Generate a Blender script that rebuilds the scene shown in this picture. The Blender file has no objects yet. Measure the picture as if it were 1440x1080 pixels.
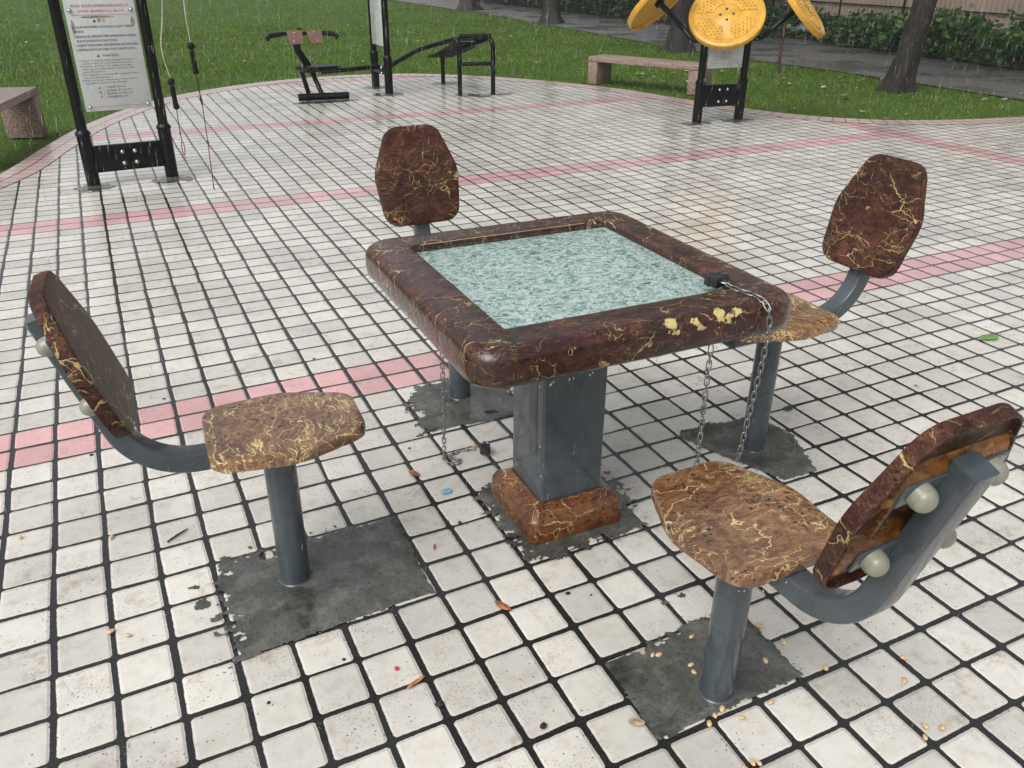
import bpy, bmesh, math, random
import numpy as np
from mathutils import Vector, Matrix, Euler, noise as mnoise
PI = math.pi; R_ = math.radians
random.seed(7); rng = np.random.default_rng(7)
sc = bpy.context.scene; COL = sc.collection
S = 0.125                                   # paving pitch in metres

# ------------------------------------------------------------------ helpers
def link(o, parent=None):
    COL.objects.link(o)
    if parent is not None: o.parent = parent
    return o
def finish(me, mat, angle=35, smooth=True):
    if mat: me.materials.append(mat)
    if smooth:
        me.polygons.foreach_set('use_smooth', [True]*len(me.polygons))
        me.set_sharp_from_angle(angle=R_(angle))
    me.update()
def obj(name, bm, mat, parent=None, angle=35, smooth=True, loc=None, rot=None):
    me = bpy.data.meshes.new(name)
    bmesh.ops.recalc_face_normals(bm, faces=bm.faces)
    bm.to_mesh(me); bm.free(); finish(me, mat, angle, smooth)
    o = bpy.data.objects.new(name, me); link(o, parent)
    if loc is not None: o.location = loc
    if rot is not None: o.rotation_euler = rot
    return o
def raw(name, V, F, mat, parent=None, smooth=False):
    me = bpy.data.meshes.new(name)
    me.from_pydata([tuple(v) for v in V] if not isinstance(V, np.ndarray) else V.tolist(), [], F if isinstance(F, list) else F.tolist())
    finish(me, mat, 40, smooth); o = bpy.data.objects.new(name, me); return link(o, parent)
def tag(o, label, cat, group=None):
    o['label'] = label; o['category'] = cat
    if group: o['group'] = group
    return o
def thing(name, label, cat, loc=(0,0,0), rotz=0, group=None):
    o = bpy.data.objects.new(name, None); link(o); o.location = loc; o.rotation_euler = (0,0,rotz)
    o.empty_display_size = .1
    return tag(o, label, cat, group)
def struct(o): o['kind'] = 'structure'; return o
def stuff(o): o['kind'] = 'stuff'; return o
def copy_tree(o, parent=None):
    c = o.copy(); COL.objects.link(c); c.parent = parent
    for ch in list(o.children): copy_tree(ch, c)
    return c
def NB(): return bmesh.new()
def box(bm, c, s, M=None, bevel=0, seg=2):
    r = bmesh.ops.create_cube(bm, size=1.0); vs = r['verts']
    bmesh.ops.scale(bm, vec=s, verts=vs)
    if bevel:
        es = list({e for v in vs for e in v.link_edges})
        rb = bmesh.ops.bevel(bm, geom=es, offset=bevel, segments=seg, affect='EDGES', profile=.5)
        vs = list({v for v in rb['verts']} | {v for v in vs if v.is_valid})
    if M is not None: bmesh.ops.transform(bm, matrix=M.to_4x4(), verts=vs)
    bmesh.ops.translate(bm, vec=c, verts=vs); return vs
def loft(bm, rings, cap0=True, cap1=True, closed=True):
    L = [[bm.verts.new(p) for p in r] for r in rings]; n = len(L[0])
    for a, b in zip(L[:-1], L[1:]):
        for i in range(n if closed else n-1):
            k = (i+1) % n
            bm.faces.new((a[i], a[k], b[k], b[i]))
    if cap0: bm.faces.new(L[0][::-1])
    if cap1: bm.faces.new(L[-1])
    return L
def frames(pts, closed=False):
    pts = [Vector(p) for p in pts]; n = len(pts); T = []
    for i in range(n):
        a = pts[i-1] if (i or closed) else pts[0]; b = pts[(i+1) % n] if (i < n-1 or closed) else pts[-1]
        T.append((b-a).normalized())
    up = Vector((0,0,1)) if abs(T[0].z) < .9 else Vector((1,0,0))
    u = T[0].cross(up).normalized(); out = []
    for t in T:
        u = (u - t*u.dot(t)).normalized(); out.append((u, t.cross(u)))
    return pts, out
def tube(bm, pts, r, n=12, closed=False, caps=True):
    P, Fm = frames(pts, closed); rings = []
    for i, (p, (u, v)) in enumerate(zip(P, Fm)):
        rr = r[i] if isinstance(r, (list, tuple)) else r
        rings.append([p + rr*(math.cos(2*PI*k/n)*u + math.sin(2*PI*k/n)*v) for k in range(n)])
    if closed: rings.append(rings[0]); 
    if closed:
        L = [[bm.verts.new(p) for p in q] for q in rings[:-1]]; m = len(L)
        for i in range(m):
            a, b = L[i], L[(i+1) % m]
            for k in range(n): bm.faces.new((a[k], a[(k+1) % n], b[(k+1) % n], b[k]))
    else: loft(bm, rings, caps, caps)
def cyl(bm, a, b, r, n=20, r2=None, bev=0):
    a = Vector(a); b = Vector(b); r2 = r if r2 is None else r2
    if bev:
        d = (b-a).normalized()*bev
        tube(bm, [a, a+d, b-d, b], [r-bev, r, r2, r2-bev], n)
    else: tube(bm, [a, b], [r, r2], n)
def sphere(bm, c, r, sx=1, sy=1, sz=1, u=16, v=10, M=None):
    q = bmesh.ops.create_uvsphere(bm, u_segments=u, v_segments=v, radius=r)['verts']
    bmesh.ops.scale(bm, vec=(sx, sy, sz), verts=q)
    if M is not None: bmesh.ops.transform(bm, matrix=M.to_4x4(), verts=q)
    bmesh.ops.translate(bm, vec=c, verts=q)
def arc_pts(P, rad=None, n=8):
    """polyline with filleted inner corners"""
    P = [Vector(p) for p in P]; out = [P[0]]
    for i in range(1, len(P)-1):
        a, b, c = P[i-1], P[i], P[i+1]; u = (a-b).normalized(); v = (c-b).normalized()
        ang = u.angle(v); r = rad if not isinstance(rad, (list, tuple)) else rad[i-1]
        t = r/math.tan(ang/2); s, e = b+u*t, b+v*t; cen = b+(u+v).normalized()*(r/math.sin(ang/2))
        s0 = s-cen; e0 = e-cen; tot = s0.angle(e0)
        for k in range(n+1):
            f = k/n; out.append(cen + (s0*math.sin((1-f)*tot)+e0*math.sin(f*tot))/math.sin(tot))
    return out + [P[-1]]
def spline(pts, n=8, closed=False):
    P = [Vector(p) for p in pts]; m = len(P); out = []
    for i in range(m if closed else m-1):
        p0 = P[(i-1) % m] if (closed or i) else P[0]; p1 = P[i]; p2 = P[(i+1) % m]; p3 = P[(i+2) % m] if (closed or i < m-2) else P[-1]
        for k in range(n):
            t = k/n
            out.append(.5*((2*p1)+(p2-p0)*t+(2*p0-5*p1+4*p2-p3)*t*t+(3*p1-p0-3*p2+p3)*t**3))
    if not closed: out.append(P[-1])
    return out

# ------------------------------------------------------------------ materials
class Mt:
    def __init__(s, name):
        s.m = bpy.data.materials.new(name); s.m.use_nodes = True; s.t = s.m.node_tree; s.t.nodes.clear()
        s.out = s.n('ShaderNodeOutputMaterial'); s.b = s.n('ShaderNodeBsdfPrincipled')
        s.t.links.new(s.b.outputs[0], s.out.inputs['Surface'])
    def n(s, ty, **k):
        x = s.t.nodes.new(ty)
        for a, v in k.items(): setattr(x, a, v)
        return x
    def l(s, a, b): s.t.links.new(a, b)
    def put(s, sock, v):
        if isinstance(v, bpy.types.NodeSocket): s.t.links.new(v, sock)
        elif isinstance(v, (tuple, list)) and sock.type == 'RGBA' and len(v) == 3: sock.default_value = (*v, 1)
        else: sock.default_value = v
    def P(s, **k):
        for a, v in k.items(): s.put(s.b.inputs[a.replace('_', ' ')], v)
    def ma(s, op, a, b=None, c=None, clamp=False):
        x = s.n('ShaderNodeMath', operation=op); x.use_clamp = clamp; s.put(x.inputs[0], a)
        if b is not None: s.put(x.inputs[1], b)
        if c is not None: s.put(x.inputs[2], c)
        return x.outputs[0]
    def vm(s, op, a, b=None, sc_=None):
        x = s.n('ShaderNodeVectorMath', operation=op); s.put(x.inputs[0], a)
        if b is not None: s.put(x.inputs[1], b)
        if sc_ is not None: s.put(x.inputs['Scale'], sc_)
        return x.outputs['Value'] if op in ('LENGTH', 'DISTANCE', 'DOT_PRODUCT') else x.outputs[0]
    def obj(s): 
        if not hasattr(s, '_tc'): s._tc = s.n('ShaderNodeTexCoord')
        return s._tc.outputs['Object']
    def geo(s): return s.n('ShaderNodeNewGeometry').outputs['Position']
    def noise(s, vec, scale, detail=4, rough=.55, dist=0, color=False, dim='3D'):
        x = s.n('ShaderNodeTexNoise', noise_dimensions=dim); s.put(x.inputs['Vector'], vec)
        x.inputs['Scale'].default_value = scale; x.inputs['Detail'].default_value = detail
        x.inputs['Roughness'].default_value = rough; x.inputs['Distortion'].default_value = dist
        return x.outputs['Color' if color else 'Fac']
    def vor(s, vec, scale, feat='F1', out='Distance', rnd=1, dim='3D'):
        x = s.n('ShaderNodeTexVoronoi', feature=feat, voronoi_dimensions=dim); s.put(x.inputs['Vector'], vec)
        x.inputs['Scale'].default_value = scale; x.inputs['Randomness'].default_value = rnd
        return x.outputs[out]
    def ramp(s, f, st, interp='LINEAR'):
        x = s.n('ShaderNodeValToRGB'); s.put(x.inputs[0], f); cr = x.color_ramp; cr.interpolation = interp
        while len(cr.elements) < len(st): cr.elements.new(.5)
        for e, (p, c) in zip(cr.elements, st): e.position = p; e.color = (*c, 1) if len(c) == 3 else c
        return x.outputs[0]
    def ss(s, v, a, b, o0=0, o1=1):
        x = s.n('ShaderNodeMapRange', interpolation_type='SMOOTHSTEP'); s.put(x.inputs[0], v)
        for i, q in enumerate((a, b, o0, o1)): s.put(x.inputs[i+1], q)
        return x.outputs[0]
    def mix(s, f, a, b, blend='MIX'):
        x = s.n('ShaderNodeMix', data_type='RGBA', blend_type=blend); x.clamp_factor = True
        s.put(x.inputs[0], f); s.put(x.inputs[6], a); s.put(x.inputs[7], b); return x.outputs[2]
    def mixf(s, f, a, b):
        x = s.n('ShaderNodeMix', data_type='FLOAT'); s.put(x.inputs[0], f); s.put(x.inputs[2], a); s.put(x.inputs[3], b); return x.outputs[0]
    def bump(s, h, strength, dist=.01, normal=None):
        x = s.n('ShaderNodeBump'); s.put(x.inputs['Height'], h); x.inputs['Strength'].default_value = strength
        x.inputs['Distance'].default_value = dist
        if normal is not None: s.l(normal, x.inputs['Normal'])
        return x.outputs[0]
    def sep(s, v):
        x = s.n('ShaderNodeSeparateXYZ'); s.put(x.inputs[0], v); return x.outputs
    def com(s, x_, y_, z_=0):
        x = s.n('ShaderNodeCombineXYZ'); s.put(x.inputs[0], x_); s.put(x.inputs[1], y_); s.put(x.inputs[2], z_); return x.outputs[0]
    def scl(s, v, k):
        return s.vm('MULTIPLY', v, k)

def simple(name, col, rough=.5, metallic=0, var=.12, scale=20, bump=0, coat=0, spec=.5):
    m = Mt(name); nz = m.noise(m.obj(), scale, 5)
    c = m.mix(m.ss(nz, .3, .7), tuple(max(0, x*(1-var)) for x in col), tuple(x*(1+var) for x in col))
    m.P(Base_Color=c, Roughness=m.ss(nz, .25, .75, max(0.03, rough*.75), min(1, rough*1.25)), Metallic=metallic)
    m.b.inputs['Coat Weight'].default_value = coat; m.b.inputs['Coat Roughness'].default_value = .08
    m.b.inputs['Specular IOR Level'].default_value = spec
    if bump: m.P(Normal=m.bump(m.noise(m.obj(), scale*4, 4), bump, .004))
    return m.m

def beads(m, vec, scale=160, thr=.28):
    """water beads standing on a wet surface: height field 0..1"""
    v = m.vor(vec, scale); k = m.ss(m.noise(vec, scale*.15, 2), .42, .6)
    return m.ma('MULTIPLY', m.ss(v, thr, 0, 0, 1), k)

def marble(name, dark, mid, light, vein, vein_amt=.5, smear=.3, peel=None, seed=0.0, coat=1, crough=.08, grain=.35, cior=1.45, cb=.25, vw=.75, bs=.3):
    m = Mt(name); oi = m.n('ShaderNodeObjectInfo')
    o = m.vm('ADD', m.obj(), m.com(m.ma('MULTIPLY', oi.outputs['Random'], 7.0), seed, seed*.7))
    warp = m.vm('SUBTRACT', m.noise(o, 7, 4, .6, color=True), (.5, .5, .5))
    ow = m.vm('ADD', o, m.scl(warp, (.10, .10, .10)))
    n1 = m.noise(ow, 11, 7, .68, 1.2); n2 = m.noise(o, 4.2, 3, .5)
    n3 = m.noise(m.scl(ow, (1, 3.2, 1.7)), 34, 6, .75, .6); n1 = m.ma('ADD', m.ma('MULTIPLY', n1, .45), m.ma('MULTIPLY', n3, .55))
    base = m.ramp(n1, [(.38, dark), (.49, mid), (.62, light)])
    base = m.mix(m.ss(n2, .35, .7, 0, .55), base, dark)
    # pale streaks running across the skin
    st = m.noise(m.scl(ow, (2.2, 9, 9)), 7, 6, .7, 1.8)
    sm = m.ma('MULTIPLY', m.ss(st, .52, .68), m.ss(m.noise(o, 6, 3), .42, .62, 0, smear))
    base = m.mix(sm, base, tuple(x*.75 for x in vein))
    w1 = m.noise(o, 26, 4, .7)
    def ridge(vec, sc_, wd, dist=.5, det=6):
        n_ = m.noise(vec, sc_, det, .62, dist); d_ = m.ma('ABSOLUTE', m.ma('SUBTRACT', n_, .5))
        return m.ss(d_, m.ma('MULTIPLY', m.ss(w1, .35, .7, .25, 1.9), wd), 0, 0, 1)
    jag = m.vm('SUBTRACT', m.noise(o, 30, 5, .7, color=True), (.5, .5, .5))
    ov = m.scl(m.vm('ADD', m.vm('ADD', o, m.scl(warp, (.12, .12, .12))), m.scl(jag, (.013, .013, .013))), (1, 1.9, 1.35))
    wv = m.ss(w1, .3, .7, .15, 1.6)
    def crack(off, sc_, wd, nsc, lo, hi, amt=1):
        e_ = m.vor(m.vm('ADD', ov, off), sc_, 'DISTANCE_TO_EDGE'); k_ = m.ss(e_, m.ma('MULTIPLY', wv, wd*vw), 0, 0, 1)
        return m.ma('MULTIPLY', k_, m.ss(m.noise(m.vm('ADD', o, off), nsc, 2), lo, hi, 0, amt))
    r1 = crack((0, 0, 0), 5.2, .032, 7, .48, .54); r2 = crack((5, 1, 2), 10, .038, 9, .51, .57, .9); r3 = crack((2, 7, 5), 24, .05, 13, .54, .61, .6)
    fib = m.ma('MULTIPLY', m.ss(m.noise(m.scl(ow, (1, 3.5, 1.6)), 60, 4, .8), .62, .70), m.ss(m.noise(m.vm('ADD', o, (2, 2, 2)), 8, 3), .50, .64, 0, .45))
    vv = m.ma('MAXIMUM', m.ma('MAXIMUM', r1, r2), m.ma('MAXIMUM', r3, fib))
    vv = m.ma('MULTIPLY', vv, vein_amt, clamp=True)
    base = m.mix(vv, base, vein)
    # black specks, clustered
    sp = m.vor(ow, 75); cl = m.ss(m.noise(o, 16, 3), .5, .62)
    base = m.mix(m.ma('MULTIPLY', m.ss(sp, .42, .2, 0, 1), cl), base, (.012, .006, .006))
    if peel:
        acc = None
        for (px, py, pz, pr) in peel:
            d = m.vm('DISTANCE', m.obj(), (px, py, pz))
            d = m.ma('ADD', d, m.ma('MULTIPLY', m.ma('SUBTRACT', m.noise(m.obj(), 70, 5, .65), .5), .045))
            f = m.ss(d, pr, pr*.82, 0, 1); acc = f if acc is None else m.ma('MAXIMUM', acc, f)
        base = m.mix(acc, base, m.ramp(m.noise(m.obj(), 120, 3), [(.3, (.42, .33, .12)), (.7, (.6, .5, .23))]))
    bd = beads(m, m.obj(), 190, .33)
    rip = m.noise(m.obj(), 55, 4, .6)
    lump = m.noise(m.obj(), 22, 3)
    gr = m.noise(m.obj(), 210, 3, .6); h = m.ma('ADD', m.ma('ADD', m.ma('MULTIPLY', lump, .8), m.ma('MULTIPLY', rip, .5)), m.ma('MULTIPLY', gr, grain))
    nb = m.bump(h, bs, .006); nb2 = m.bump(m.ma('ADD', m.ma('MULTIPLY', bd, .6), m.ma('MULTIPLY', rip, .5)), cb, .004, nb)
    m.P(Base_Color=base, Roughness=.42, Normal=nb)
    m.b.inputs['Specular IOR Level'].default_value = .08; m.b.inputs['Coat Weight'].default_value = coat; m.b.inputs['Coat Roughness'].default_value = crough
    m.b.inputs['Coat IOR'].default_value = cior
    m.l(nb2, m.b.inputs['Coat Normal'])
    return m.m

VEIN = (.62, .49, .20)
M_table = marble('brown_marbled_resin_table', (.012, .0035, .003), (.047, .013, .010), (.120, .039, .027), VEIN, .8, .22, vw=.34, cb=.2,
                 peel=[(.045, -.408, .730, .017), (.055, -.418, .712, .010), (.012, -.42, .716, .006), (.175, -.408, .730, .018), (.195, -.414, .722, .013), (.222, -.408, .731, .010), (.108, -.412, .726, .010), (.120, -.42, .712, .010), (.098,-.405,.732,.007), (.165,-.42,.695,.008)])
M_base = marble('brown_marbled_resin_base', (.045, .012, .004), (.14, .045, .014), (.25, .10, .032), VEIN, .85, .45, vw=.5, seed=2.2)
M_back = marble('brown_marbled_resin_backrest', (.014, .004, .003), (.058, .018, .011), (.14, .052, .030), VEIN, .75, .26, seed=4.1, coat=.35, crough=.28, grain=1.6, vw=.42, bs=.5)
M_seat = marble('brown_marbled_resin_seat', (.055, .018, .008), (.18, .080, .034), (.38, .22, .10), (.80, .66, .30), .8, 1.9, vw=.45, seed=6.4, crough=.045, grain=.1, cior=1.75, cb=.2)  # paler gold than the table: own yellow streaks plus painted sky sheen
M_rear = marble('brown_marbled_resin_underside', (.035, .010, .003), (.15, .050, .010), (.32, .14, .028), (.40, .24, .05), .4, .8, seed=8.8)

def painted(name, col, rough=.28, spots=.25, coat=.7):
    m = Mt(name); o = m.obj(); n = m.noise(o, 9, 5, .6)
    c = m.mix(m.ss(n, .35, .7), tuple(x*.85 for x in col), tuple(x*1.15 for x in col))
    run = m.noise(m.scl(o, (60, 60, 5)), 1, 4, .6)
    c = m.mix(m.ss(run, .52, .75, 0, spots), c, tuple(min(1, x*1.6+.02) for x in col))
    h = m.ma('ADD', m.ma('MULTIPLY', beads(m, o, 170, .3), .7), m.ma('MULTIPLY', m.noise(m.scl(o, (70, 70, 8)), 1, 3), .5))
    m.P(Base_Color=c, Roughness=m.ss(n, .3, .7, rough*.7, rough*1.3), Normal=m.bump(h, .25, .003))
    m.b.inputs['Coat Weight'].default_value = coat; m.b.inputs['Coat Roughness'].default_value = .1
    m.b.inputs['Specular IOR Level'].default_value = .12 if coat < .5 else .2
    return m.m
M_grey = painted('wet_grey_paint', (.056, .071, .081), .3, .15, .6)
M_black = painted('wet_black_paint', (.0035, .004, .005), .35, .05, .22)
M_yellow = painted('wet_yellow_plastic', (.56, .31, .045), .42, .1, .4)
M_nut = simple('pale_green_grey_plastic', (.23, .235, .18), .45, bump=.1, coat=.4)
M_steel = simple('bright_steel', (.55, .55, .56), .22, 1, .08)
M_chain = simple('wet_steel_chain', (.30, .30, .30), .3, 1, .25, 60)
M_lock = simple('black_plastic_lock', (.010, .010, .011), .35, coat=.5)
M_rope = simple('dirty_white_cord', (.42, .40, .36), .8)
M_cordblack = simple('black_cord', (.012, .012, .013), .7)
M_cordred = simple('dark_red_cord', (.16, .02, .018), .7)
M_grip = simple('black_rubber_grip', (.009, .009, .011), .55, bump=.3, spec=.15)
M_brownpad = simple('brown_plastic_pad', (.15, .075, .05), .35, coat=.5)
M_edge = simple('yellowish_edge_strip', (.48, .38, .19), .4, coat=.5)
M_gran = None

def granite():
    m = Mt('wet_pink_granite'); o = m.obj()
    a = m.vor(o, 130, out='Color'); g = m.sep(a)[0]
    c = m.ramp(g, [(0, (.10, .07, .06)), (.35, (.24, .155, .13)), (.7, (.33, .23, .195)), (1, (.40, .33, .29))])
    c = m.mix(m.ss(m.noise(o, 5, 4), .4, .7, 0, .45), c, (.13, .085, .07))
    m.P(Base_Color=c, Roughness=.35, Normal=m.bump(m.noise(o, 90, 3), .3, .003)); return m.m
M_gran = granite()

def concrete():
    m = Mt('wet_mortar'); o = m.geo(); n = m.noise(o, 7, 7, .7, .4); n2 = m.noise(o, 4.2, 4, .6)
    c = m.ramp(n, [(.36, (.030, .032, .028)), (.48, (.080, .083, .074)), (.62, (.135, .138, .128)), (.75, (.19, .192, .178))])
    c = m.mix(m.ss(m.noise(o, 95, 4, .7), .54, .68, 0, .75), c, (.018, .017, .015))
    c = m.mix(m.ss(m.vor(o, 130), .22, .05, 0, .5), c, (.26, .25, .225))
    wet = m.ss(n2, .38, .50); c = m.mix(m.ma('MULTIPLY', wet, .3), c, (.035, .036, .030)); c = m.mix(m.ss(m.noise(o, 13, 5, .7), .52, .66, 0, .55), c, (.17, .168, .145))
    h = m.ma('ADD', m.ma('MULTIPLY', m.noise(o, 26, 7, .72), 1.3), m.ma('MULTIPLY', m.noise(o, 160, 3), .45))
    nb = m.bump(h, .55, .008)
    m.P(Base_Color=c, Roughness=.45, Normal=nb); m.b.inputs['Specular IOR Level'].default_value = .1
    m.put(m.b.inputs['Coat Weight'], m.mixf(wet, .45, 1.0)); m.b.inputs['Coat Roughness'].default_value = .03
    m.b.inputs['Coat IOR'].default_value = 1.5
    vd = m.vor(o, 8); rg = m.ma('MULTIPLY', m.ma('SINE', m.ma('MULTIPLY', vd, 95)), m.ss(vd, .34, .05, 0, .5))
    m.l(m.bump(m.ma('ADD', m.ma('ADD', m.ma('MULTIPLY', m.noise(o, 20, 3, .6), .5), rg), m.ma('MULTIPLY', m.ma('MULTIPLY', h, .5), m.mixf(wet, .9, .02))), .14, .005), m.b.inputs['Coat Normal'])
    return m.m
M_conc = concrete()

def paving():
    m = Mt('wet_white_and_pink_setts'); pos = m.geo(); X = m.sep(pos)
    v = m.ma('DIVIDE', m.ma('ADD', m.ma('DIVIDE', X[1], S), 1.53), .9854); u = m.ma('SUBTRACT', m.ma('ADD', m.ma('DIVIDE', X[0], S), 10.52), m.ma('MULTIPLY', v, .0116))
    # slightly wandering joints
    wob = m.sep(m.noise(pos, .8, 2, color=True))
    u = m.ma('ADD', u, m.ma('MULTIPLY', m.ma('SUBTRACT', wob[0], .5), .12)); v = m.ma('ADD', v, m.ma('MULTIPLY', m.ma('SUBTRACT', wob[1], .5), .12))
    iu = m.ma('FLOOR', u); iv = m.ma('FLOOR', v)
    wn = m.n('ShaderNodeTexWhiteNoise', noise_dimensions='2D'); m.put(wn.inputs['Vector'], m.com(iu, iv)); rc = m.sep(wn.outputs['Color'])
    fu = m.ma('ADD', m.ma('SUBTRACT', m.ma('SUBTRACT', u, iu), .5), m.ma('MULTIPLY', m.ma('SUBTRACT', rc[0], .5), .035))
    fv = m.ma('ADD', m.ma('SUBTRACT', m.ma('SUBTRACT', v, iv), .5), m.ma('MULTIPLY', m.ma('SUBTRACT', rc[1], .5), .035))
    # small twist of each sett
    tw = m.ma('MULTIPLY', m.ma('SUBTRACT', rc[2], .5), .05)
    fu2 = m.ma('ADD', fu, m.ma('MULTIPLY', fv, tw)); fv2 = m.ma('SUBTRACT', fv, m.ma('MULTIPLY', fu, tw))
    r = .075; hx = .446; hy = .456
    qx = m.ma('SUBTRACT', m.ma('ABSOLUTE', fu2), hx-r); qy = m.ma('SUBTRACT', m.ma('ABSOLUTE', fv2), hy-r)
    L = m.vm('LENGTH', m.com(m.ma('MAXIMUM', qx, 0), m.ma('MAXIMUM', qy, 0)))
    d = m.ma('SUBTRACT', m.ma('ADD', L, m.ma('MINIMUM', m.ma('MAXIMUM', qx, qy), 0)), r)
    d = m.ma('ADD', d, m.ma('MULTIPLY', m.ma('SUBTRACT', m.noise(pos, 60, 3), .5), .03))
    tile = m.ss(d, .006, -.010, 0, 1)
    # colours
    j22 = m.ma('MODULO', m.ma('ADD', iv, 220), 22)
    pk = m.ma('MULTIPLY', m.ma('GREATER_THAN', j22, 8.5), m.ma('LESS_THAN', j22, 10.5))
    pk2 = m.ma('MULTIPLY', m.ma('GREATER_THAN', iu, 53.5), m.ma('LESS_THAN', iu, 55.5))
    pk = m.ma('MULTIPLY', pk, m.ma('LESS_THAN', iu, 55.5)); pk = m.ma('MAXIMUM', pk, pk2)
    val = m.ss(m.noise(pos, 2.2, 4), .3, .7, .88, 1.08); val = m.ma('MULTIPLY', val, m.ss(rc[0], 0, 1, .85, 1.05))
    fine = m.noise(pos, 26, 5, .65)
    white = m.mix(m.ss(fine, .42, .72, 0, .5), (.60, .578, .53), (.45, .41, .345))
    pink = m.mix(m.ss(fine, .35, .75, 0, .4), (.63, .37, .375), (.54, .31, .30))
    c = m.mix(pk, white, pink)
    # brown dirt gathered in small dimples, only here and there
    pit = m.vor(pos, 150); pz = m.ss(m.noise(pos, 5.5, 4, .6), .42, .60)
    c = m.mix(m.ma('MULTIPLY', m.ss(pit, .36, .12, 0, .6), pz), c, (.22, .165, .12))
    c = m.mix(m.ma('MULTIPLY', m.ss(m.noise(pos, 13, 6, .75), .52, .68, 0, .55), m.ss(m.noise(pos, 2.7, 2), .45, .6)), c, (.33, .26, .19))
    pit2 = m.vor(m.vm('ADD', pos, (5, 5, 0)), 60)
    c = m.mix(m.ma('MULTIPLY', m.ss(pit2, .16, .07, 0, .9), m.ss(m.noise(pos, 3.4, 2), .46, .56)), c, (.05, .035, .028))
    vm3 = m.n('ShaderNodeVectorMath', operation='SCALE'); m.l(c, vm3.inputs[0]); m.l(val, vm3.inputs['Scale']); c = vm3.outputs[0]
    grit = m.ramp(m.noise(pos, 240, 3, .7), [(.38, (.006, .006, .006)), (.6, (.022, .022, .022)), (.75, (.12, .115, .105))])
    col = m.mix(tile, grit, c)
    # height: tile pillow above joint
    pil = m.ss(d, .0, -.055, 0, 1)
    h = m.ma('MULTIPLY', pil, 1.0)
    h = m.ma('ADD', h, m.ma('MULTIPLY', m.noise(pos, 75, 4, .6), .16))
    h = m.ma('SUBTRACT', h, m.ma('MULTIPLY', m.ss(pit, .32, .1, 0, .22), pz))
    h = m.ma('ADD', h, m.ma('MULTIPLY', m.noise(pos, 330, 2), m.mixf(tile, .35, .02)))
    nb = m.bump(h, .55, .0045)
    # film of rain water
    film = m.ss(m.noise(m.vm('ADD', pos, (3.3, 1.7, 0)), 1.6, 4, .6), .40, .62)
    ripple = m.ma('ADD', m.noise(pos, 34, 3, .6), m.ma('MULTIPLY', m.ss(m.vor(pos, 26), .25, 0, 0, 1), .35))
    h2 = m.ma('ADD', m.ma('MULTIPLY', ripple, .5), m.ma('MULTIPLY', pil, .5))
    nb2 = m.bump(h2, .42, .005)
    m.P(Base_Color=col, Roughness=.55, Normal=nb); m.b.inputs['Specular IOR Level'].default_value = .2
    m.b.inputs['Coat Weight'].default_value = 1; m.b.inputs['Coat IOR'].default_value = 1.38
    m.b.inputs['Coat IOR'].default_value = 1.38; m.put(m.b.inputs['Coat Roughness'], m.mixf(tile, .10, m.mixf(film, .27, .06))); m.l(nb2, m.b.inputs['Coat Normal'])
    return m.m
M_pave = paving()

def brick_ring():
    m = Mt('wet_pink_edging'); uvn = m.n('ShaderNodeUVMap'); uv = m.sep(uvn.outputs[0]); pos = m.geo()
    a = m.ma('FRACT', uv[0]); b = m.ma('FRACT', uv[1])
    da = m.ma('SUBTRACT', .5, m.ma('ABSOLUTE', m.ma('SUBTRACT', a, .5))); db = m.ma('SUBTRACT', .5, m.ma('ABSOLUTE', m.ma('SUBTRACT', b, .5)))
    t = m.ma('MULTIPLY', m.ss(da, .03, .06, 0, 1), m.ss(db, .03, .06, 0, 1))
    wn = m.n('ShaderNodeTexWhiteNoise', noise_dimensions='2D'); m.put(wn.inputs['Vector'], m.com(m.ma('FLOOR', uv[0]), m.ma('FLOOR', uv[1])))
    c = m.mix(wn.outputs['Value'], (.54, .38, .355), (.64, .47, .445)); c = m.mix(m.ss(m.noise(pos, 20, 4), .45, .75, 0, .5), c, (.42, .31, .28))
    c = m.mix(t, (.03, .03, .03), c)
    m.P(Base_Color=c, Roughness=.4, Normal=m.bump(m.ma('ADD', t, m.ma('MULTIPLY', m.noise(pos, 80, 3), .2)), .4, .004))
    m.b.inputs['Coat Weight'].default_value = .9; m.b.inputs['Coat Roughness'].default_value = .14
    return m.m
M_ring = brick_ring()

def lawn_mat():
    m = Mt('lawn_turf'); p = m.geo(); n = m.noise(p, 1.3, 5, .6); f = m.noise(p, 38, 4, .7)
    c = m.ramp(f, [(.25, (.018, .034, .008)), (.5, (.055, .10, .018)), (.75, (.11, .17, .036))])
    c = m.mix(m.ss(n, .4, .7, 0, .6), c, (.075, .115, .022))
    m.P(Base_Color=c, Roughness=.9, Normal=m.bump(f, .8, .03)); m.b.inputs['Specular IOR Level'].default_value = .15; return m.m
def blade_mat():
    m = Mt('grass_blades'); p = m.geo(); g = m.n('ShaderNodeNewGeometry').outputs['Random Per Island']
    c = m.ramp(g, [(0, (.070, .135, .014)), (.5, (.130, .235, .028)), (.85, (.195, .30, .048)), (1, (.30, .28, .11))])
    c = m.mix(m.ss(m.noise(p, .8, 3), .35, .65, 0, .45), c, (.045, .105, .016))
    m.P(Base_Color=c, Roughness=.5); m.b.inputs['Specular IOR Level'].default_value = .18
    tr = m.n('ShaderNodeBsdfTranslucent'); m.put(tr.inputs[0], c); mx = m.n('ShaderNodeMixShader'); mx.inputs[0].default_value = .3
    m.l(m.b.outputs[0], mx.inputs[1]); m.l(tr.outputs[0], mx.inputs[2]); m.l(mx.outputs[0], m.out.inputs['Surface']); return m.m
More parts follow.
